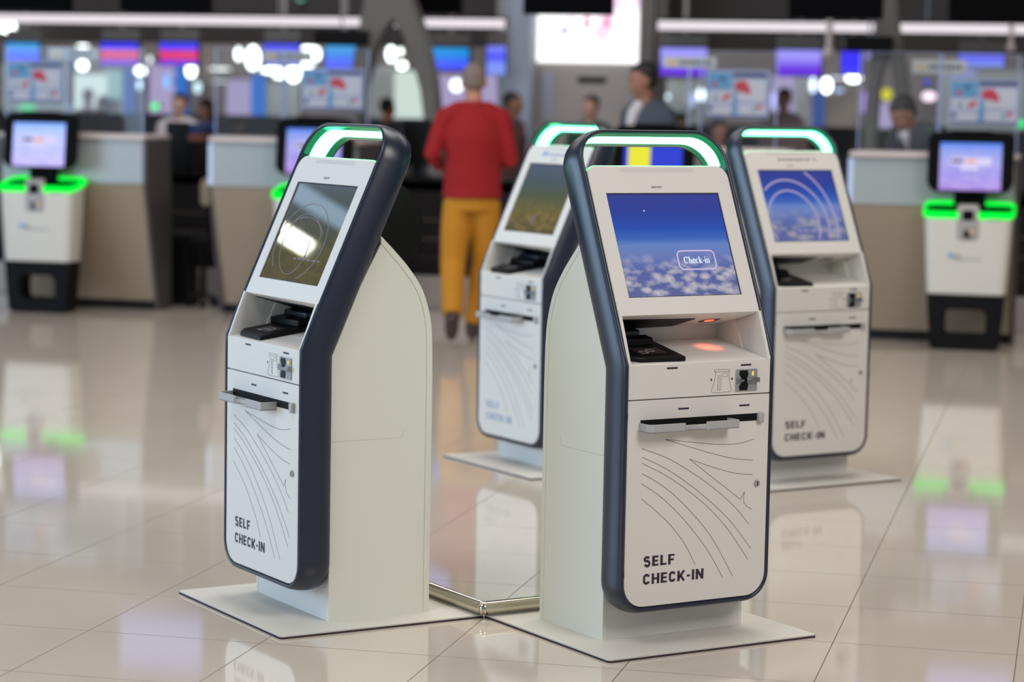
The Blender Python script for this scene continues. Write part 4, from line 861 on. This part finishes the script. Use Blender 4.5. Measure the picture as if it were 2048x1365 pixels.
# arches
def arch(outline, v, label, mast):
    P = [uz(x, y, v) for x, y in outline]; uc = sum(p[0] for p in P) / len(P); t = hall('arch_column', uc, v, 0, label, 'arch column', 'grey forked columns')
    zlow = min(p[1] for p in P); MB().py([(u - uc, max(z - 0.02, 0.0) if z < 0.25 else z) for u, z in P], -0.11, 0.11).build('forked_leg', M['col_grey'], t, bevel=0.015)
    (ua, za), (ub, zb) = uz(*mast[0], v), uz(*mast[1], v); MB().box(ua - uc, ub - uc, -0.105, 0.105, za, 6.6).build('mast', M['col_grey'], t)
v = 20.2
arch([(748, -60), (735, 0), (727, 40), (716, 100), (700, 200), (672, 360), (640, 525), (672, 525), (700, 360), (728, 200), (750, 110), (772, 65), (791, 40), (808, 65), (830, 120), (846, 180), (856, 260), (862, 360), (866, 525), (892, 525), (888, 360), (884, 260), (874, 160), (856, 80), (838, 25), (826, -10), (812, -60)], v,
     'grey inverted V column between the front left kiosk and the red-jacketed person', ((748, -60), (812, -60)))
arch([(1760, -60), (1757, 0), (1750, 60), (1740, 130), (1730, 240), (1722, 400), (1716, 545), (1748, 545), (1752, 400), (1756, 240), (1763, 160), (1776, 110), (1790, 160), (1802, 240), (1812, 400), (1818, 545), (1846, 545), (1838, 400), (1826, 240), (1812, 130), (1800, 60), (1797, 0), (1797, -60)], v,
     'grey forked column behind the bending clerk at right', ((1760, -60), (1797, -60)))

# ================================================================== PYLON WITH BRIGHT DISPLAY
v = 22.3; u, z, w_, h_ = rect(v, 1066, 0, 1312, 300)
t = hall('display_pylon', u, v, 0, 'tall pale pylon carrying the big bright advertising display', 'pylon')
MB().box(-w_ / 2, w_ / 2, 0.0, 0.5, 0, 4.2).build('body', M['wall_pale'], t, bevel=0.01)
x0, zt = uz(1078, 0, v); x1, zb = uz(1276, 127, v); 
sc = None
ad = bpy.data.materials.new('bright_advertising_display'); ad.use_nodes = True; nt = ad.node_tree; b_ = nt.nodes['Principled BSDF']
n_ = nt.nodes.new('ShaderNodeTexNoise'); n_.inputs['Scale'].default_value = 3.0; tc_ = nt.nodes.new('ShaderNodeTexCoord'); nt.links.new(tc_.outputs['Object'], n_.inputs['Vector'])
r_ = nt.nodes.new('ShaderNodeValToRGB'); r_.color_ramp.elements[0].position = 0.35; r_.color_ramp.elements[0].color = (0.75, 0.5, 0.7, 1); r_.color_ramp.elements[1].position = 0.45; r_.color_ramp.elements[1].color = (1, 1, 1, 1)
nt.links.new(n_.outputs[0], r_.inputs[0]); nt.links.new(r_.outputs[0], b_.inputs['Emission Color']); b_.inputs['Emission Strength'].default_value = 1.6; b_.inputs['Base Color'].default_value = (0.02, 0.02, 0.02, 1)
dp = MB().box(x0 - u, x1 - u, -0.05, 0.0, zb, zb + 1.25).build('display', ad, t, bevel=0.004)
def sub_px(v, px0, y0, px1, y1, uc): 
    a, zz, ww, hh = rect(v, px0, y0, px1, y1); return a - uc - ww / 2, a - uc + ww / 2, zz - hh / 2, zz + hh / 2
M['pinkl'] = glow('pink_picture_light', (0.85, 0.35, 0.5), 1.0); M['bluel'] = glow('blue_picture_light', (0.15, 0.15, 0.55), 1.0)
a = sub_px(v, 1124, 56, 1138, 68, u); MB().box(a[0], a[1], -0.054, -0.05, a[2], a[3]).build('display_picture', M['bluel'], dp)
a = sub_px(v, 1170, 34, 1182, 58, u); MB().box(a[0], a[1], -0.054, -0.05, a[2], a[3]).build('display_picture', M['pinkl'], dp)
a = sub_px(v, 1210, 34, 1222, 56, u); MB().box(a[0], a[1], -0.054, -0.05, a[2], a[3]).build('display_picture', M['pinkl'], dp)
a = sub_px(v, 1156, 154, 1212, 166, u); MB().box(a[0], a[1], -0.006, 0.0, a[2], a[3]).build('slot_vent', M['darkmetal'], t)
a = sub_px(v, 1085, 145, 1105, 240, u); MB().box(a[0], a[1], -0.01, 0.0, a[2], a[3]).build('pale_plaque', M['col_white'], t)
for px0, px1, lb, hh in ((1001, 1022, 'slim pale blue column right of the grey-haired head', 6.6), (1026, 1062, 'wider pale blue column against the pylon with the display', 6.6), (1284, 1306, 'grey column at the right edge of the bright display', 6.6)):
    vv = 22.0; a, zz, ww, h2 = rect(vv, px0, 0, px1, 300); o = MB().box(-ww / 2, ww / 2, -0.08, 0.08, 0, hh).build('pillar', M['col_white'] if px0 < 1100 else M['col_grey'], None, bevel=0.008); o.location = W(a, vv, 0); o.rotation_euler = (0, 0, HA); tag(o, lb, 'pillar')

# ================================================================== FAR SHOP FRONTS, LAMPS
V = 33.95
hall_box('wall_partition', mat('slate_partition', (86, 86, 92), 0.6, var=0.06), -18, 6, 26.0, 26.15, 0, 1.33)
NP_ = [0]
def flat_panel(name, px0, y0, px1, y1, m, label, cat, v=V, group=None):
    NP_[0] += 1; v = v - 0.1 * (NP_[0] % 2)
    u, z, w_, h_ = rect(v, px0, y0, px1, y1); zb = z - h_ / 2
    if zb < 1.6 and v > 30: h_ += zb - 0.0; zb = 0.0
    o = MB().box(-w_ / 2, w_ / 2, -0.04, 0.04, 0, h_).build(name, m, None); o.location = W(u, v, zb); o.rotation_euler = (0, 0, HA); tag(o, label, cat, group); return o
G = lambda n, c, s=1.0: glow(n, s2l(c), s)
m_white = G('greenish_white_panel_light', (205, 222, 215)); m_pale = mat('pale_shop_wall', (190, 192, 205), 0.6, var=0.05); m_bl = G('blue_panel_light', (70, 95, 165), 0.8); m_bl2 = G('bright_blue_panel_light', (60, 120, 210), 0.9)
m_gr = mat('grey_green_shop_wall', (150, 156, 156), 0.6, var=0.05); m_stone = mat('stone_shop_wall', (128, 120, 112), 0.7, var=0.15, vscale=4); m_teal = G('pale_teal_panel_light', (150, 178, 180), 0.9); m_lil = G('lilac_panel_light', (175, 165, 205), 0.9)
SH = 'lit shop panels far behind the counters'
for px0, y0, px1, y1, m, lb in ((150, 148, 212, 262, m_white, 'greenish white lit shop panel seen right of the far left poster'), (212, 140, 246, 262, m_teal, 'pale teal shop panel below the left blue and red screen'),
        (247, 138, 270, 262, m_bl, 'blue shop panel left of the green lamp'), (300, 128, 350, 262, m_lil, 'lilac shop panel below the right blue and red screen'), (352, 120, 372, 262, m_bl2, 'narrow bright blue shop panel below the right blue and red screen'),
        (455, 160, 502, 262, m_lil, 'lilac shop panel inside the acrylic screen left of the first arch'), (504, 150, 528, 262, m_bl2, 'narrow bright blue shop panel in the acrylic screen left of the first arch'),
        (530, 165, 600, 262, m_gr, 'grey green shop wall left of the poster over the left kiosk'), (740, 130, 786, 262, m_gr, 'grey green wall panel inside the first arch'),
        (788, 142, 846, 262, m_white, 'whitish translucent panel inside the first arch'), (872, 150, 1000, 262, m_lil, 'lilac wall panel behind the grey-haired head'),
        (1320, 160, 1404, 275, m_gr, 'grey shop wall right of the standing clerk'), (1544, 150, 1584, 280, m_lil, 'lilac shop panel right of the middle right poster'),
        (1586, 150, 1626, 280, m_gr, 'grey green shop panel left of the blue column'), (1628, 182, 1646, 280, m_bl, 'blue shop column above the rear right kiosk'),
        (1648, 172, 1722, 280, m_stone, 'brown stone shop wall left of the right arch'), (1754, 205, 1786, 282, m_lil, 'lilac panel below the yellow lamp'),
        (1880, 140, 2060, 300, m_gr, 'grey shop wall behind the far right poster'), (0, 130, 148, 262, m_gr, 'grey shop wall behind the far left poster')):
    flat_panel('shop_panel', px0, y0, px1, y1, m, lb, 'shop panel', group=SH)
LW = (4.5, 5.0, 4.8)
def lamp(px, py, w_, h_, lin, label, v=V - 0.30, grp='bright lamps on the far wall'):
    u, z = uz(px, py, v); sx = w_ * 0.62 / F_PX * v; sz = h_ * 0.62 / F_PX * v
    if w_ >= 50: v = v - 0.12
    t = hall('wall_lamp', u, v, z, label, 'lamp', grp)
    MB().ball((0, 0, 0), sx, 0.06, sz, seg=16, rings=10).build('lit_globe', glow('lamp_light', lin), t, smooth=True)
    MB().box(-0.02, 0.02, 0.03, 0.30 if v > 30 else 0.12, -0.02, 0.02).build('arm', M['darkmetal'], t)
LA = [(10, 45, 40, 34, LW, 'big white lamp at the upper left photo edge'), (22, 62, 24, 14, LW, 'small white lamp under the big one at the upper left edge'), (166, 92, 22, 3, LW, 'flat white lamp above the far left sign'),
      (165, 131, 18, 16, LW, 'white lamp just below the far left sign'), (281, 142, 18, 14, LW, 'white lamp below the left blue and red screen'), (279, 170, 6, 16, (1.2, 1.7, 1.9), 'pale blue tall lamp under the lamp below the left blue and red screen'),
      (300, 119, 5, 12, (1.6, 1.8, 1.8), 'slim dim lamp between the two blue and red screens'), (382, 140, 16, 26, LW, 'tall white lamp below the right blue and red screen'), (395, 175, 12, 20, (0.9, 1.3, 1.4), 'dim bluish lamp lower right of the right blue and red screen'),
      (310, 213, 12, 10, (0.0, 1.6, 0.2), 'round green lamp above the far left counter'), (53, 215, 34, 8, (0.1, 0.9, 0.3), 'wide green lamp below the far left poster'),
      (334, 163, 14, 26, (0.3, 0.6, 1.2), 'soft blue lamp between lilac and blue panels'), (440, 138, 40, 4, (2.0, 2.2, 2.0), 'thin upper light bar at the left acrylic edge'), (440, 163, 28, 2, (1.4, 1.6, 1.5), 'thin lower light bar at the left acrylic edge'),
      (477, 108, 10, 22, LW, 'white lamp left in the cluster beside the blue screen'), (506, 116, 24, 40, LW, 'largest white lamp of the cluster beside the blue screen'), (545, 141, 40, 10, LW, 'wide white lamp under the sign left of the first arch'),
      (587, 146, 24, 30, LW, 'white lamp right of the wide one under that sign'), (560, 152, 22, 8, LW, 'low white lamp in the cluster under that sign'), (612, 130, 26, 8, LW, 'white lamp stepping up toward the cyan screen'), (633, 108, 12, 22, LW, 'white lamp touching the cyan screen left edge'),
      (616, 97, 34, 6, LW, 'thin white lamp above the sign right end'), (782, 108, 14, 26, LW, 'tallest white lamp inside the first arch'), (801, 103, 6, 10, LW, 'small upper white lamp inside the first arch'), (804, 131, 16, 12, LW, 'lower right white lamp inside the first arch'),
      (913, 171, 20, 20, (2.4, 2.8, 2.6), 'round white lamp left of the grey-haired head'), (1312, 183, 26, 14, LW, 'white lamp right of the standing clerk face'), (1330, 194, 16, 8, (1.6, 2.0, 2.2), 'smaller bluish lamp right of the standing clerk'),
      (1402, 190, 12, 20, (2.4, 2.8, 3.0), 'white lamp left of the poster above the rear right kiosk'), (1383, 200, 12, 24, (0.5, 0.6, 1.0), 'dim lilac lamp left of that poster'), (1547, 200, 6, 30, (0.9, 0.9, 1.8), 'narrow lilac lamp right of that poster'),
      (1626, 170, 8, 24, (2.0, 2.4, 3.0), 'tall white lamp below the unobstructed lilac screen'), (1653, 171, 16, 24, LW, 'white lamp right of the tall one below the lilac screen'), (1707, 156, 24, 14, LW, 'wide white lamp below the narrow bright blue screen'),
      (1676, 156, 26, 2, (1.8, 1.8, 2.4), 'thin light bar below the pendant camera'), (1678, 181, 16, 6, (0.5, 0.7, 1.2), 'dim blue lamp under the light bar'), (1773, 189, 17, 19, (0.75, 0.72, 0.02), 'round yellow lamp above the bending clerk'),
      (1853, 165, 12, 10, (0.05, 0.07, 0.6), 'small deep blue lamp below the sign at right'), (1858, 193, 22, 14, (1.8, 1.4, 1.7), 'pinkish white lamp behind the bending clerk'), (1728, 205, 6, 40, (0.5, 0.35, 0.9), 'narrow violet lamp at the left edge of the right acrylic screen'),
      (2040, 248, 20, 10, (0.0, 1.2, 0.25), 'green lamp at the right photo edge'), (1922, 146, 50, 10, (0.28, 0.35, 0.85), 'wide pale blue lamp above the far right poster'), (1738, 112, 10, 8, (0.4, 0.35, 1.0), 'small lilac lamp right of the narrow blue screen'),
      (601, 1, 12, 2, (0.4, 1.2, 0.9), 'tiny teal light at the top edge of the photo')]
for px, py, w_, h_, lin, lb in LA:
    if py < 84 and py > 5: lamp(px, py, w_, h_, lin, lb, v=22.8)
    elif py <= 5: lamp(px, py, w_, h_, lin, lb, v=22.9)
    else: lamp(px, py, w_, h_, lin, lb)

# ================================================================== PEOPLE
def skinm(n, c): return mat(n, c, 0.55, var=0.04, vscale=12)
M['hair_black'] = mat('black_hair', (24, 20, 22), 0.6, var=0.2, vscale=40); M['hair_grey'] = mat('cropped_grey_hair', (120, 104, 96), 0.7, var=0.2, vscale=60)
def loft(b, rings, n=24):                          # rings of (x, y, z, rx, ry)
    R = [[b.bm.verts.new((x + rx * math.cos(2 * PI * i / n), y + ry * math.sin(2 * PI * i / n), z)) for i in range(n)] for x, y, z, rx, ry in rings]
    for A, B in zip(R, R[1:]):
        for i in range(n): b.bm.faces.new((A[i], A[(i + 1) % n], B[(i + 1) % n], B[i]))
    b.bm.faces.new(R[0][::-1]); b.bm.faces.new(R[-1])
def fuse(b, name, m, parent, voxel):               # melt the overlapping forms into one continuous skin
    bmesh.ops.recalc_face_normals(b.bm, faces=b.bm.faces)
    me = bpy.data.meshes.new('form'); b.bm.to_mesh(me); b.bm.free(); o = bpy.data.objects.new('form', me); COL.objects.link(o)
    r = o.modifiers.new('r', 'REMESH'); r.mode = 'VOXEL'; r.voxel_size = voxel; r.use_smooth_shade = True
    s = o.modifiers.new('s', 'SMOOTH'); s.iterations = 3; s.factor = 0.5
    dg = bpy.context.evaluated_depsgraph_get(); nm = bpy.data.meshes.new_from_object(o.evaluated_get(dg)); bpy.data.objects.remove(o); bpy.data.meshes.remove(me)
    nm.name = name; nm.materials.clear(); nm.materials.append(m); q = bpy.data.objects.new(name, nm); link(q, parent)
    for p in nm.polygons: p.use_smooth = True
    return q
def hand(b, wrist, fwd, side, curl=0.5, thumb=1):
    f = Vector(fwd).normalized(); s = Vector(side); s = (s - f * s.dot(f)).normalized(); nrm = f.cross(s); wv = Vector(wrist)
    for k in range(6):
        c = wv + f * (0.012 + 0.014 * k); b.ball(c, 0.016 + 0.002 * min(k, 3), 0.016 + 0.002 * min(k, 3), 0.014, seg=10, rings=8)
    for i, ln in enumerate((0.070, 0.080, 0.075, 0.060)):
        base = wv + f * 0.075 + s * (0.033 - 0.022 * i); a1 = curl * 0.5; d1 = f * math.cos(a1) + nrm * math.sin(a1); d2 = f * math.cos(a1 + curl) + nrm * math.sin(a1 + curl)
        b.tube([base - f * 0.03, base, base + d1 * ln * 0.5, base + d1 * ln * 0.5 + d2 * ln * 0.5], [0.011, 0.0105, 0.0095, 0.008], 8)
    tb_ = wv + f * 0.03 + s * thumb * 0.025; td = (f * 0.6 + s * thumb * 0.8).normalized(); b.tube([wv + f * 0.02, tb_, tb_ + td * 0.03, tb_ + (td + f * 0.6).normalized() * 0.055], [0.013, 0.013, 0.011, 0.009], 8)
def head_form(b, R, face=True):                    # R maps head coordinates (front is -y, eyes at z=0) to the figure
    def blob(c, rx, ry, rz, fn=None):
        r = bmesh.ops.create_uvsphere(b.bm, u_segments=24, v_segments=16, radius=1.0)
        for vtx in r['verts']:
            p = Vector((vtx.co.x * rx, vtx.co.y * ry, vtx.co.z * rz)) + Vector(c); vtx.co = R @ p
    blob((0, 0.012, 0.025), 0.074, 0.094, 0.092); blob((0, -0.018, -0.045), 0.056, 0.062, 0.068); blob((0, -0.052, -0.088), 0.026, 0.024, 0.020)
    blob((0, -0.082, -0.022), 0.012, 0.020, 0.022); blob((0, -0.090, -0.034), 0.016, 0.014, 0.010)
    blob((0, -0.072, -0.062), 0.024, 0.012, 0.007); blob((0, -0.072, 0.022), 0.05, 0.016, 0.010)
    for s in (-1, 1):
        blob((s * 0.030, -0.068, 0.000), 0.013, 0.010, 0.008); blob((s * 0.076, 0.012, -0.012), 0.008, 0.018, 0.030); blob((s * 0.042, -0.055, -0.035), 0.02, 0.02, 0.02)
def rotm(rx=0, ry=0, rz=0): return (Matrix.Rotation(rz, 4, 'Z') @ Matrix.Rotation(rx, 4, 'X') @ Matrix.Rotation(ry, 4, 'Y'))
def person(loc, rz, label, J, cols, hair='short', scale=1.0, voxel=0.012, legs=True, head_tilt=(0, 0, 0), hands=True, group=None, collar=False, zoff=0.0):
    """J: joints for hip, chest, neck, head, shoulders, elbows, wrists, knees, ankles, toes (left is +x, front is -y)"""
    t = empty('person', loc, rz, label, 'person', group); t.scale = (scale,) * 3
    V_ = {k: Vector(v_) for k, v_ in J.items()}; hip, chest, neck, hd = V_['hip'], V_['chest'], V_['neck'], V_['head']
    def torso(b, grow, top=True):
        mid = (hip + chest) / 2; R = [(hip.x, hip.y, hip.z - 0.02, 0.160 + grow, 0.115 + grow), (mid.x, mid.y, mid.z, 0.148 + grow, 0.112 + grow), (chest.x, chest.y, chest.z, 0.172 + grow, 0.122 + grow), (chest.x * .5 + neck.x * .5, chest.y * .5 + neck.y * .5, chest.z * .45 + neck.z * .55, 0.135 + grow, 0.09 + grow), (neck.x, neck.y, neck.z - 0.015, 0.062 + grow * .6, 0.058 + grow * .6)]
        loft(b, R)
    skin = cols['skin']; b = MB(); torso(b, 0.0)
    b.tube([neck - Vector((0, 0, 0.05)), neck + (hd - neck) * 0.25, hd - Vector((0, 0, 0.03))], [0.060, 0.054, 0.052], 16)
    HR = Matrix.Translation(hd) @ rotm(*head_tilt); head_form(b, HR)
    for s in 'lr':
        S, E, Wr = V_[s + 'sh'], V_[s + 'el'], V_[s + 'wr']
        b.tube([chest + (S - chest) * 0.5 + Vector((0, 0, 0.02)), S, (S + E) / 2, E, (E + Wr) / 2, Wr], [0.055, 0.052, 0.046, 0.038, 0.036, 0.027], 14)
        if hands: hand(b, Wr, (Wr - E), (0, 0, 1), 0.6)
        if legs:
            K, A, T = V_[s + 'kn'], V_[s + 'an'], V_[s + 'to']; sx = 0.085 if s == 'l' else -0.085
            b.tube([hip + Vector((sx, 0, -0.02)), (hip + Vector((sx, 0, 0)) + K) / 2, K, K + (A - K) * 0.35, A, A + (T - A) * 0.5, T], [0.088, 0.075, 0.056, 0.055, 0.038, 0.036, 0.026], 14)
    fuse(b, 'body', skin, t, voxel)
    # top garment
    b = MB(); torso(b, 0.022)
    hem = V_.get('hem')
    if hem is not None: loft(b, [(hem.x, hem.y, hem.z, 0.192, 0.150), (hip.x, hip.y, hip.z + 0.02, 0.186, 0.142), ((hip.x + chest.x) / 2, (hip.y + chest.y) / 2, (hip.z + chest.z) / 2, 0.176, 0.135)])
    for s in 'lr':
        S, E, Wr = V_[s + 'sh'], V_[s + 'el'], V_[s + 'wr']
        b.tube([neck + Vector((0, 0, -0.035)), neck * 0.5 + S * 0.5 + Vector((0, 0, 0.0)), S, (S + E) / 2, E, (E + Wr) / 2, E + (Wr - E) * 0.93], [0.058, 0.066, 0.067, 0.059, 0.052, 0.046, 0.040], 14)
    if collar: loft(b, [(neck.x, neck.y, neck.z - 0.04, 0.085, 0.08), (neck.x, neck.y, neck.z + 0.02, 0.068, 0.066)])
    tp = fuse(b, 'jacket', cols['top'], t, voxel)
    if legs:
        b = MB(); loft(b, [(hip.x, hip.y, hip.z - 0.10, 0.165, 0.125), (hip.x, hip.y, hip.z + 0.05, 0.168, 0.125)])
        for s in 'lr':
            K, A, T = V_[s + 'kn'], V_[s + 'an'], V_[s + 'to']; sx = 0.085 if s == 'l' else -0.085
            b.tube([hip + Vector((sx, 0, -0.04)), (hip + Vector((sx, 0, 0)) + K) / 2, K, (K + A) / 2, A + (K - A) * 0.06], [0.098, 0.096, 0.082, 0.074, 0.064], 16)
        fuse(b, 'trousers', cols['legs'], t, voxel)
        for s in 'lr':
            A, T = V_[s + 'an'], V_[s + 'to']; b = MB(); d = (T - A); hl = A - Vector((d.x, d.y, 0)) * 0.28 + Vector((0, 0, d.z * 0.45))
            b.tube([hl, A + d * 0.2 + Vector((0, 0, -0.02)), A + d * 0.7, T + Vector((d.x, d.y, 0)) * 0.22], [0.040, 0.048, 0.042, 0.030], 14); b.ball(A, 0.05); fuse(b, 'shoe', cols['shoe'], t, voxel)
    # hair
    b = MB()
    def hb(c, rx, ry, rz):
        r = bmesh.ops.create_uvsphere(b.bm, u_segments=24, v_segments=16, radius=1.0)
        for vtx in r['verts']: vtx.co = HR @ (Vector((vtx.co.x * rx, vtx.co.y * ry, vtx.co.z * rz)) + Vector(c))
    if hair == 'short': hb((0, 0.030, 0.044), 0.080, 0.092, 0.086); hb((0, 0.050, 0.0), 0.076, 0.062, 0.062); hb((0, -0.026, 0.074), 0.058, 0.045, 0.032)
    elif hair == 'crop': hb((0, 0.026, 0.036), 0.0765, 0.087, 0.084); hb((0, 0.052, -0.005), 0.069, 0.055, 0.05)
    else: hb((0, 0.024, 0.046), 0.084, 0.098, 0.086); hb((0, 0.062, -0.03), 0.078, 0.058, 0.10)
    fuse(b, 'hair', cols['hair'], t, voxel * 0.8)
    if cols.get('shirt'):
        b = MB(); n0 = neck + Vector((0, -0.055, -0.01)); c0 = chest + Vector((0, -0.138, 0.02)); m0 = (chest + hip) / 2 + Vector((0, -0.136, 0.06))
        b.tube([n0, (n0 + c0) / 2 + Vector((0, -0.018, 0)), c0, m0], [0.042, 0.045, 0.034, 0.010], 12); fuse(b, 'shirt_front', cols['shirt'], t, voxel)
        if cols.get('tie'):
            b = MB(); b.tube([n0 + Vector((0, -0.03, -0.01)), (n0 + c0) / 2 + Vector((0, -0.055, 0)), c0 + Vector((0, -0.032, 0)), m0 + Vector((0, -0.006, 0))], [0.012, 0.012, 0.016, 0.012], 8); fuse(b, 'tie', cols['tie'], t, 0.006)
    return t
def stand(dx=0.0, arms='down', hz=0.92):
    J = dict(hip=(0, 0, hz), chest=(0, 0, 1.30), neck=(0, 0.01, 1.475), head=(0, -0.01, 1.625), lsh=(0.175, 0, 1.40), rsh=(-0.175, 0, 1.40), lkn=(0.10, -0.02, 0.50), rkn=(-0.10, -0.02, 0.50), lan=(0.10, 0.02, 0.085), ran=(-0.10, 0.02, 0.085), lto=(0.11, -0.14, 0.035), rto=(-0.11, -0.14, 0.035))
    if arms == 'down': J.update(lel=(0.235, 0.03, 1.12), rel=(-0.235, 0.03, 1.12), lwr=(0.235, -0.06, 0.88), rwr=(-0.235, -0.06, 0.88))
    else: J.update(lel=(0.235, 0.0, 1.13), rel=(-0.235, 0.0, 1.13), lwr=(0.16, -0.22, 1.16), rwr=(-0.16, -0.22, 1.16))
    return J
fab = lambda n, c: mat(n, c, 0.85, var=0.08, vscale=8)
# the person in the red jacket, walking away
mx, mv = uz(944, 400, 14.85)[0], 14.85
J = dict(hip=(0, 0, 0.93), chest=(0, 0.0, 1.30), neck=(0, -0.005, 1.50), head=(0, -0.035, 1.645), hem=(0, 0, 0.915), lsh=(0.180, 0, 1.415), rsh=(-0.180, 0, 1.415), lel=(0.262, 0.045, 1.185), rel=(-0.235, 0.03, 1.15), lwr=(0.20, -0.17, 1.10), rwr=(-0.17, -0.20, 1.13),
         lkn=(0.115, 0.03, 0.50), rkn=(-0.085, -0.06, 0.49), lan=(0.125, 0.27, 0.165), ran=(-0.02, -0.05, 0.085), lto=(0.125, 0.185, 0.038), rto=(-0.03, -0.20, 0.035))
pl = W(mx, mv, 0)
person(pl, PI + math.radians(4), 'person with cropped grey hair walking away in a red jacket and mustard trousers', J,
       dict(skin=skinm('ruddy_skin', (176, 122, 104)), top=fab('red_jacket_fabric', (142, 2, 14)), legs=fab('mustard_trouser_fabric', (180, 120, 18)), shoe=mat('dark_brown_shoe', (62, 46, 44), 0.6, var=0.1), hair=M['hair_grey']), hair='crop', voxel=0.010, collar=True)
# clerk standing in grey, in profile
v = 16.66; u = uz(1298, 200, v)[0]; J = stand(arms='fwd'); J['chest'] = (0, -0.03, 1.32); J['hip'] = (0, 0.0, 0.93); J['head'] = (0, -0.075, 1.63); J['neck'] = (0, -0.03, 1.485)
gs = dict(skin=skinm('tan_skin', (160, 112, 92)), top=fab('grey_blue_jacket_fabric', (70, 78, 90)), legs=fab('dark_trouser_fabric', (38, 38, 44)), shoe=M['black'], hair=M['hair_black'], shirt=fab('white_shirt_fabric', (205, 200, 205)))
person(W(u, v, 0), math.radians(-48), 'person in a grey jacket with black hair, standing behind the hidden counter, facing left', J, gs, scale=1.035, head_tilt=(0.12, 0, math.radians(-25)), voxel=0.011)
# clerk bending forward at right
v = 16.68; u = uz(1868, 250, v)[0]; J = stand(arms='fwd'); J['hip'] = (0, 0.05, 0.92); J['chest'] = (0, -0.14, 1.27); J['neck'] = (0, -0.24, 1.40); J['head'] = (0, -0.325, 1.485); J['lsh'] = (0.175, -0.15, 1.37); J['rsh'] = (-0.175, -0.15, 1.37); J['lel'] = (0.22, -0.22, 1.12); J['rel'] = (-0.22, -0.22, 1.12); J['lwr'] = (0.13, -0.38, 1.06); J['rwr'] = (-0.13, -0.38, 1.06)
gs2 = dict(skin=skinm('brown_skin', (150, 100, 78)), top=fab('charcoal_suit_fabric', (62, 62, 70)), legs=gs['legs'], shoe=M['black'], hair=M['hair_black'], shirt=gs['shirt'], tie=mat('black_tie', (18, 18, 24), 0.5, var=0))
person(W(u, v, 0), math.radians(-50), 'person in a charcoal suit and tie bending forward behind the far right counter', J, gs2, head_tilt=(0.55, 0, math.radians(-8)), voxel=0.011)
# smaller figures further back
FAR = [(1182, 190, 21.3, -10, 'distant person with black hair in front of the display pylon', (196, 150, 130), (40, 74, 60), 'short', 0.0),
       (1026, 184, 21.4, 80, 'distant person just right of the red shoulder, seen from the side', (150, 104, 84), (90, 60, 60), 'short', 0.0),
       (776, 196, 24.0, 150, 'distant person with orange-toned face inside the first arch', (196, 120, 70), (110, 108, 112), 'short', 0.0),
       (176, 178, 27.5, 20, 'distant person in pale clothes right of the far left poster', (210, 170, 150), (196, 176, 172), 'short', 0.0),
       (206, 192, 27.2, -40, 'distant person in pink top above the far left counter', (200, 160, 140), (200, 150, 150), 'long', 0.0),
       (232, 198, 28.4, 30, 'distant person in beige top left of the green lamp', (190, 150, 130), (190, 168, 140), 'long', 0.0),
       (358, 186, 21.0, 5, 'distant person in a white shirt between the two left counters', (190, 150, 130), (205, 195, 198), 'short', 0.0),
       (410, 198, 24.0, -30, 'distant person in navy left of the lit-edge counter screen', (180, 135, 115), (50, 50, 110), 'long', 0.0),
       (478, 236, 24.5, 30, 'distant short person in grey above the lit-edge counter', (150, 120, 110), (120, 110, 110), 'short', 0.0),
       (1362, 226, 24.0, 20, 'distant person in pale pink right of the standing clerk', (200, 165, 145), (205, 175, 170), 'long', 0.0),
       (1568, 176, 25.0, -15, 'distant person with black hair above the rear right kiosk', (190, 150, 130), (180, 160, 165), 'short', 0.0),
       (1438, 238, 18.6, 60, 'seated-height person with black hair between the two right kiosks', (170, 110, 90), (40, 38, 42), 'short', 0.0)]
for px, ytop, v, rdeg, lb, sk, tc, hr, _ in FAR:
    u, zt = uz(px, ytop, v); s = zt / 1.745; J = stand(arms='fwd' if 'clerk' in lb else 'down')
    person(W(u, v, 0), HA + math.radians(rdeg), lb, J, dict(skin=skinm('skin_tone', sk), top=fab('top_fabric', tc), legs=gs['legs'], shoe=M['black'], hair=M['hair_black']), hair=hr, scale=s, voxel=0.018)

# ================================================================== HIGH LAMPS LEFT OF THE VIEW (seen as glare in the kiosk screen)
for loc, ln, hh, lin, lb, nm in (((-10.09, 14.58, 4.71), 0.40, 0.13, (26, 28, 22), 'bright hanging lamp high at the left, mirrored as glare in the front left screen', 'high_bay_lamp'),
                                 ((-10.0, 14.45, 5.04), 1.3, 0.16, (1.5, 2.1, 2.8), 'long pale blue hanging light high at the left, mirrored in the front left screen', 'cove_light')):
    t = empty(nm, (loc[0], loc[1], loc[2] - hh / 2), math.radians(90), lb, 'lamp')
    MB().box(-ln / 2, ln / 2, -0.01, 0.02, 0, hh).build('lit_panel', glow(nm + '_glow', lin), t)
    MB().box(-ln / 2 - 0.02, ln / 2 + 0.02, 0.02, 0.08, -0.02, hh + 0.02).build('housing', M['darkmetal'], t)
    MB().cyl((0, 0.05, hh), (0, 0.05, 6.6 - loc[2] + hh / 2), 0.012, n=8).build('hanger_rod', M['steel'], t)
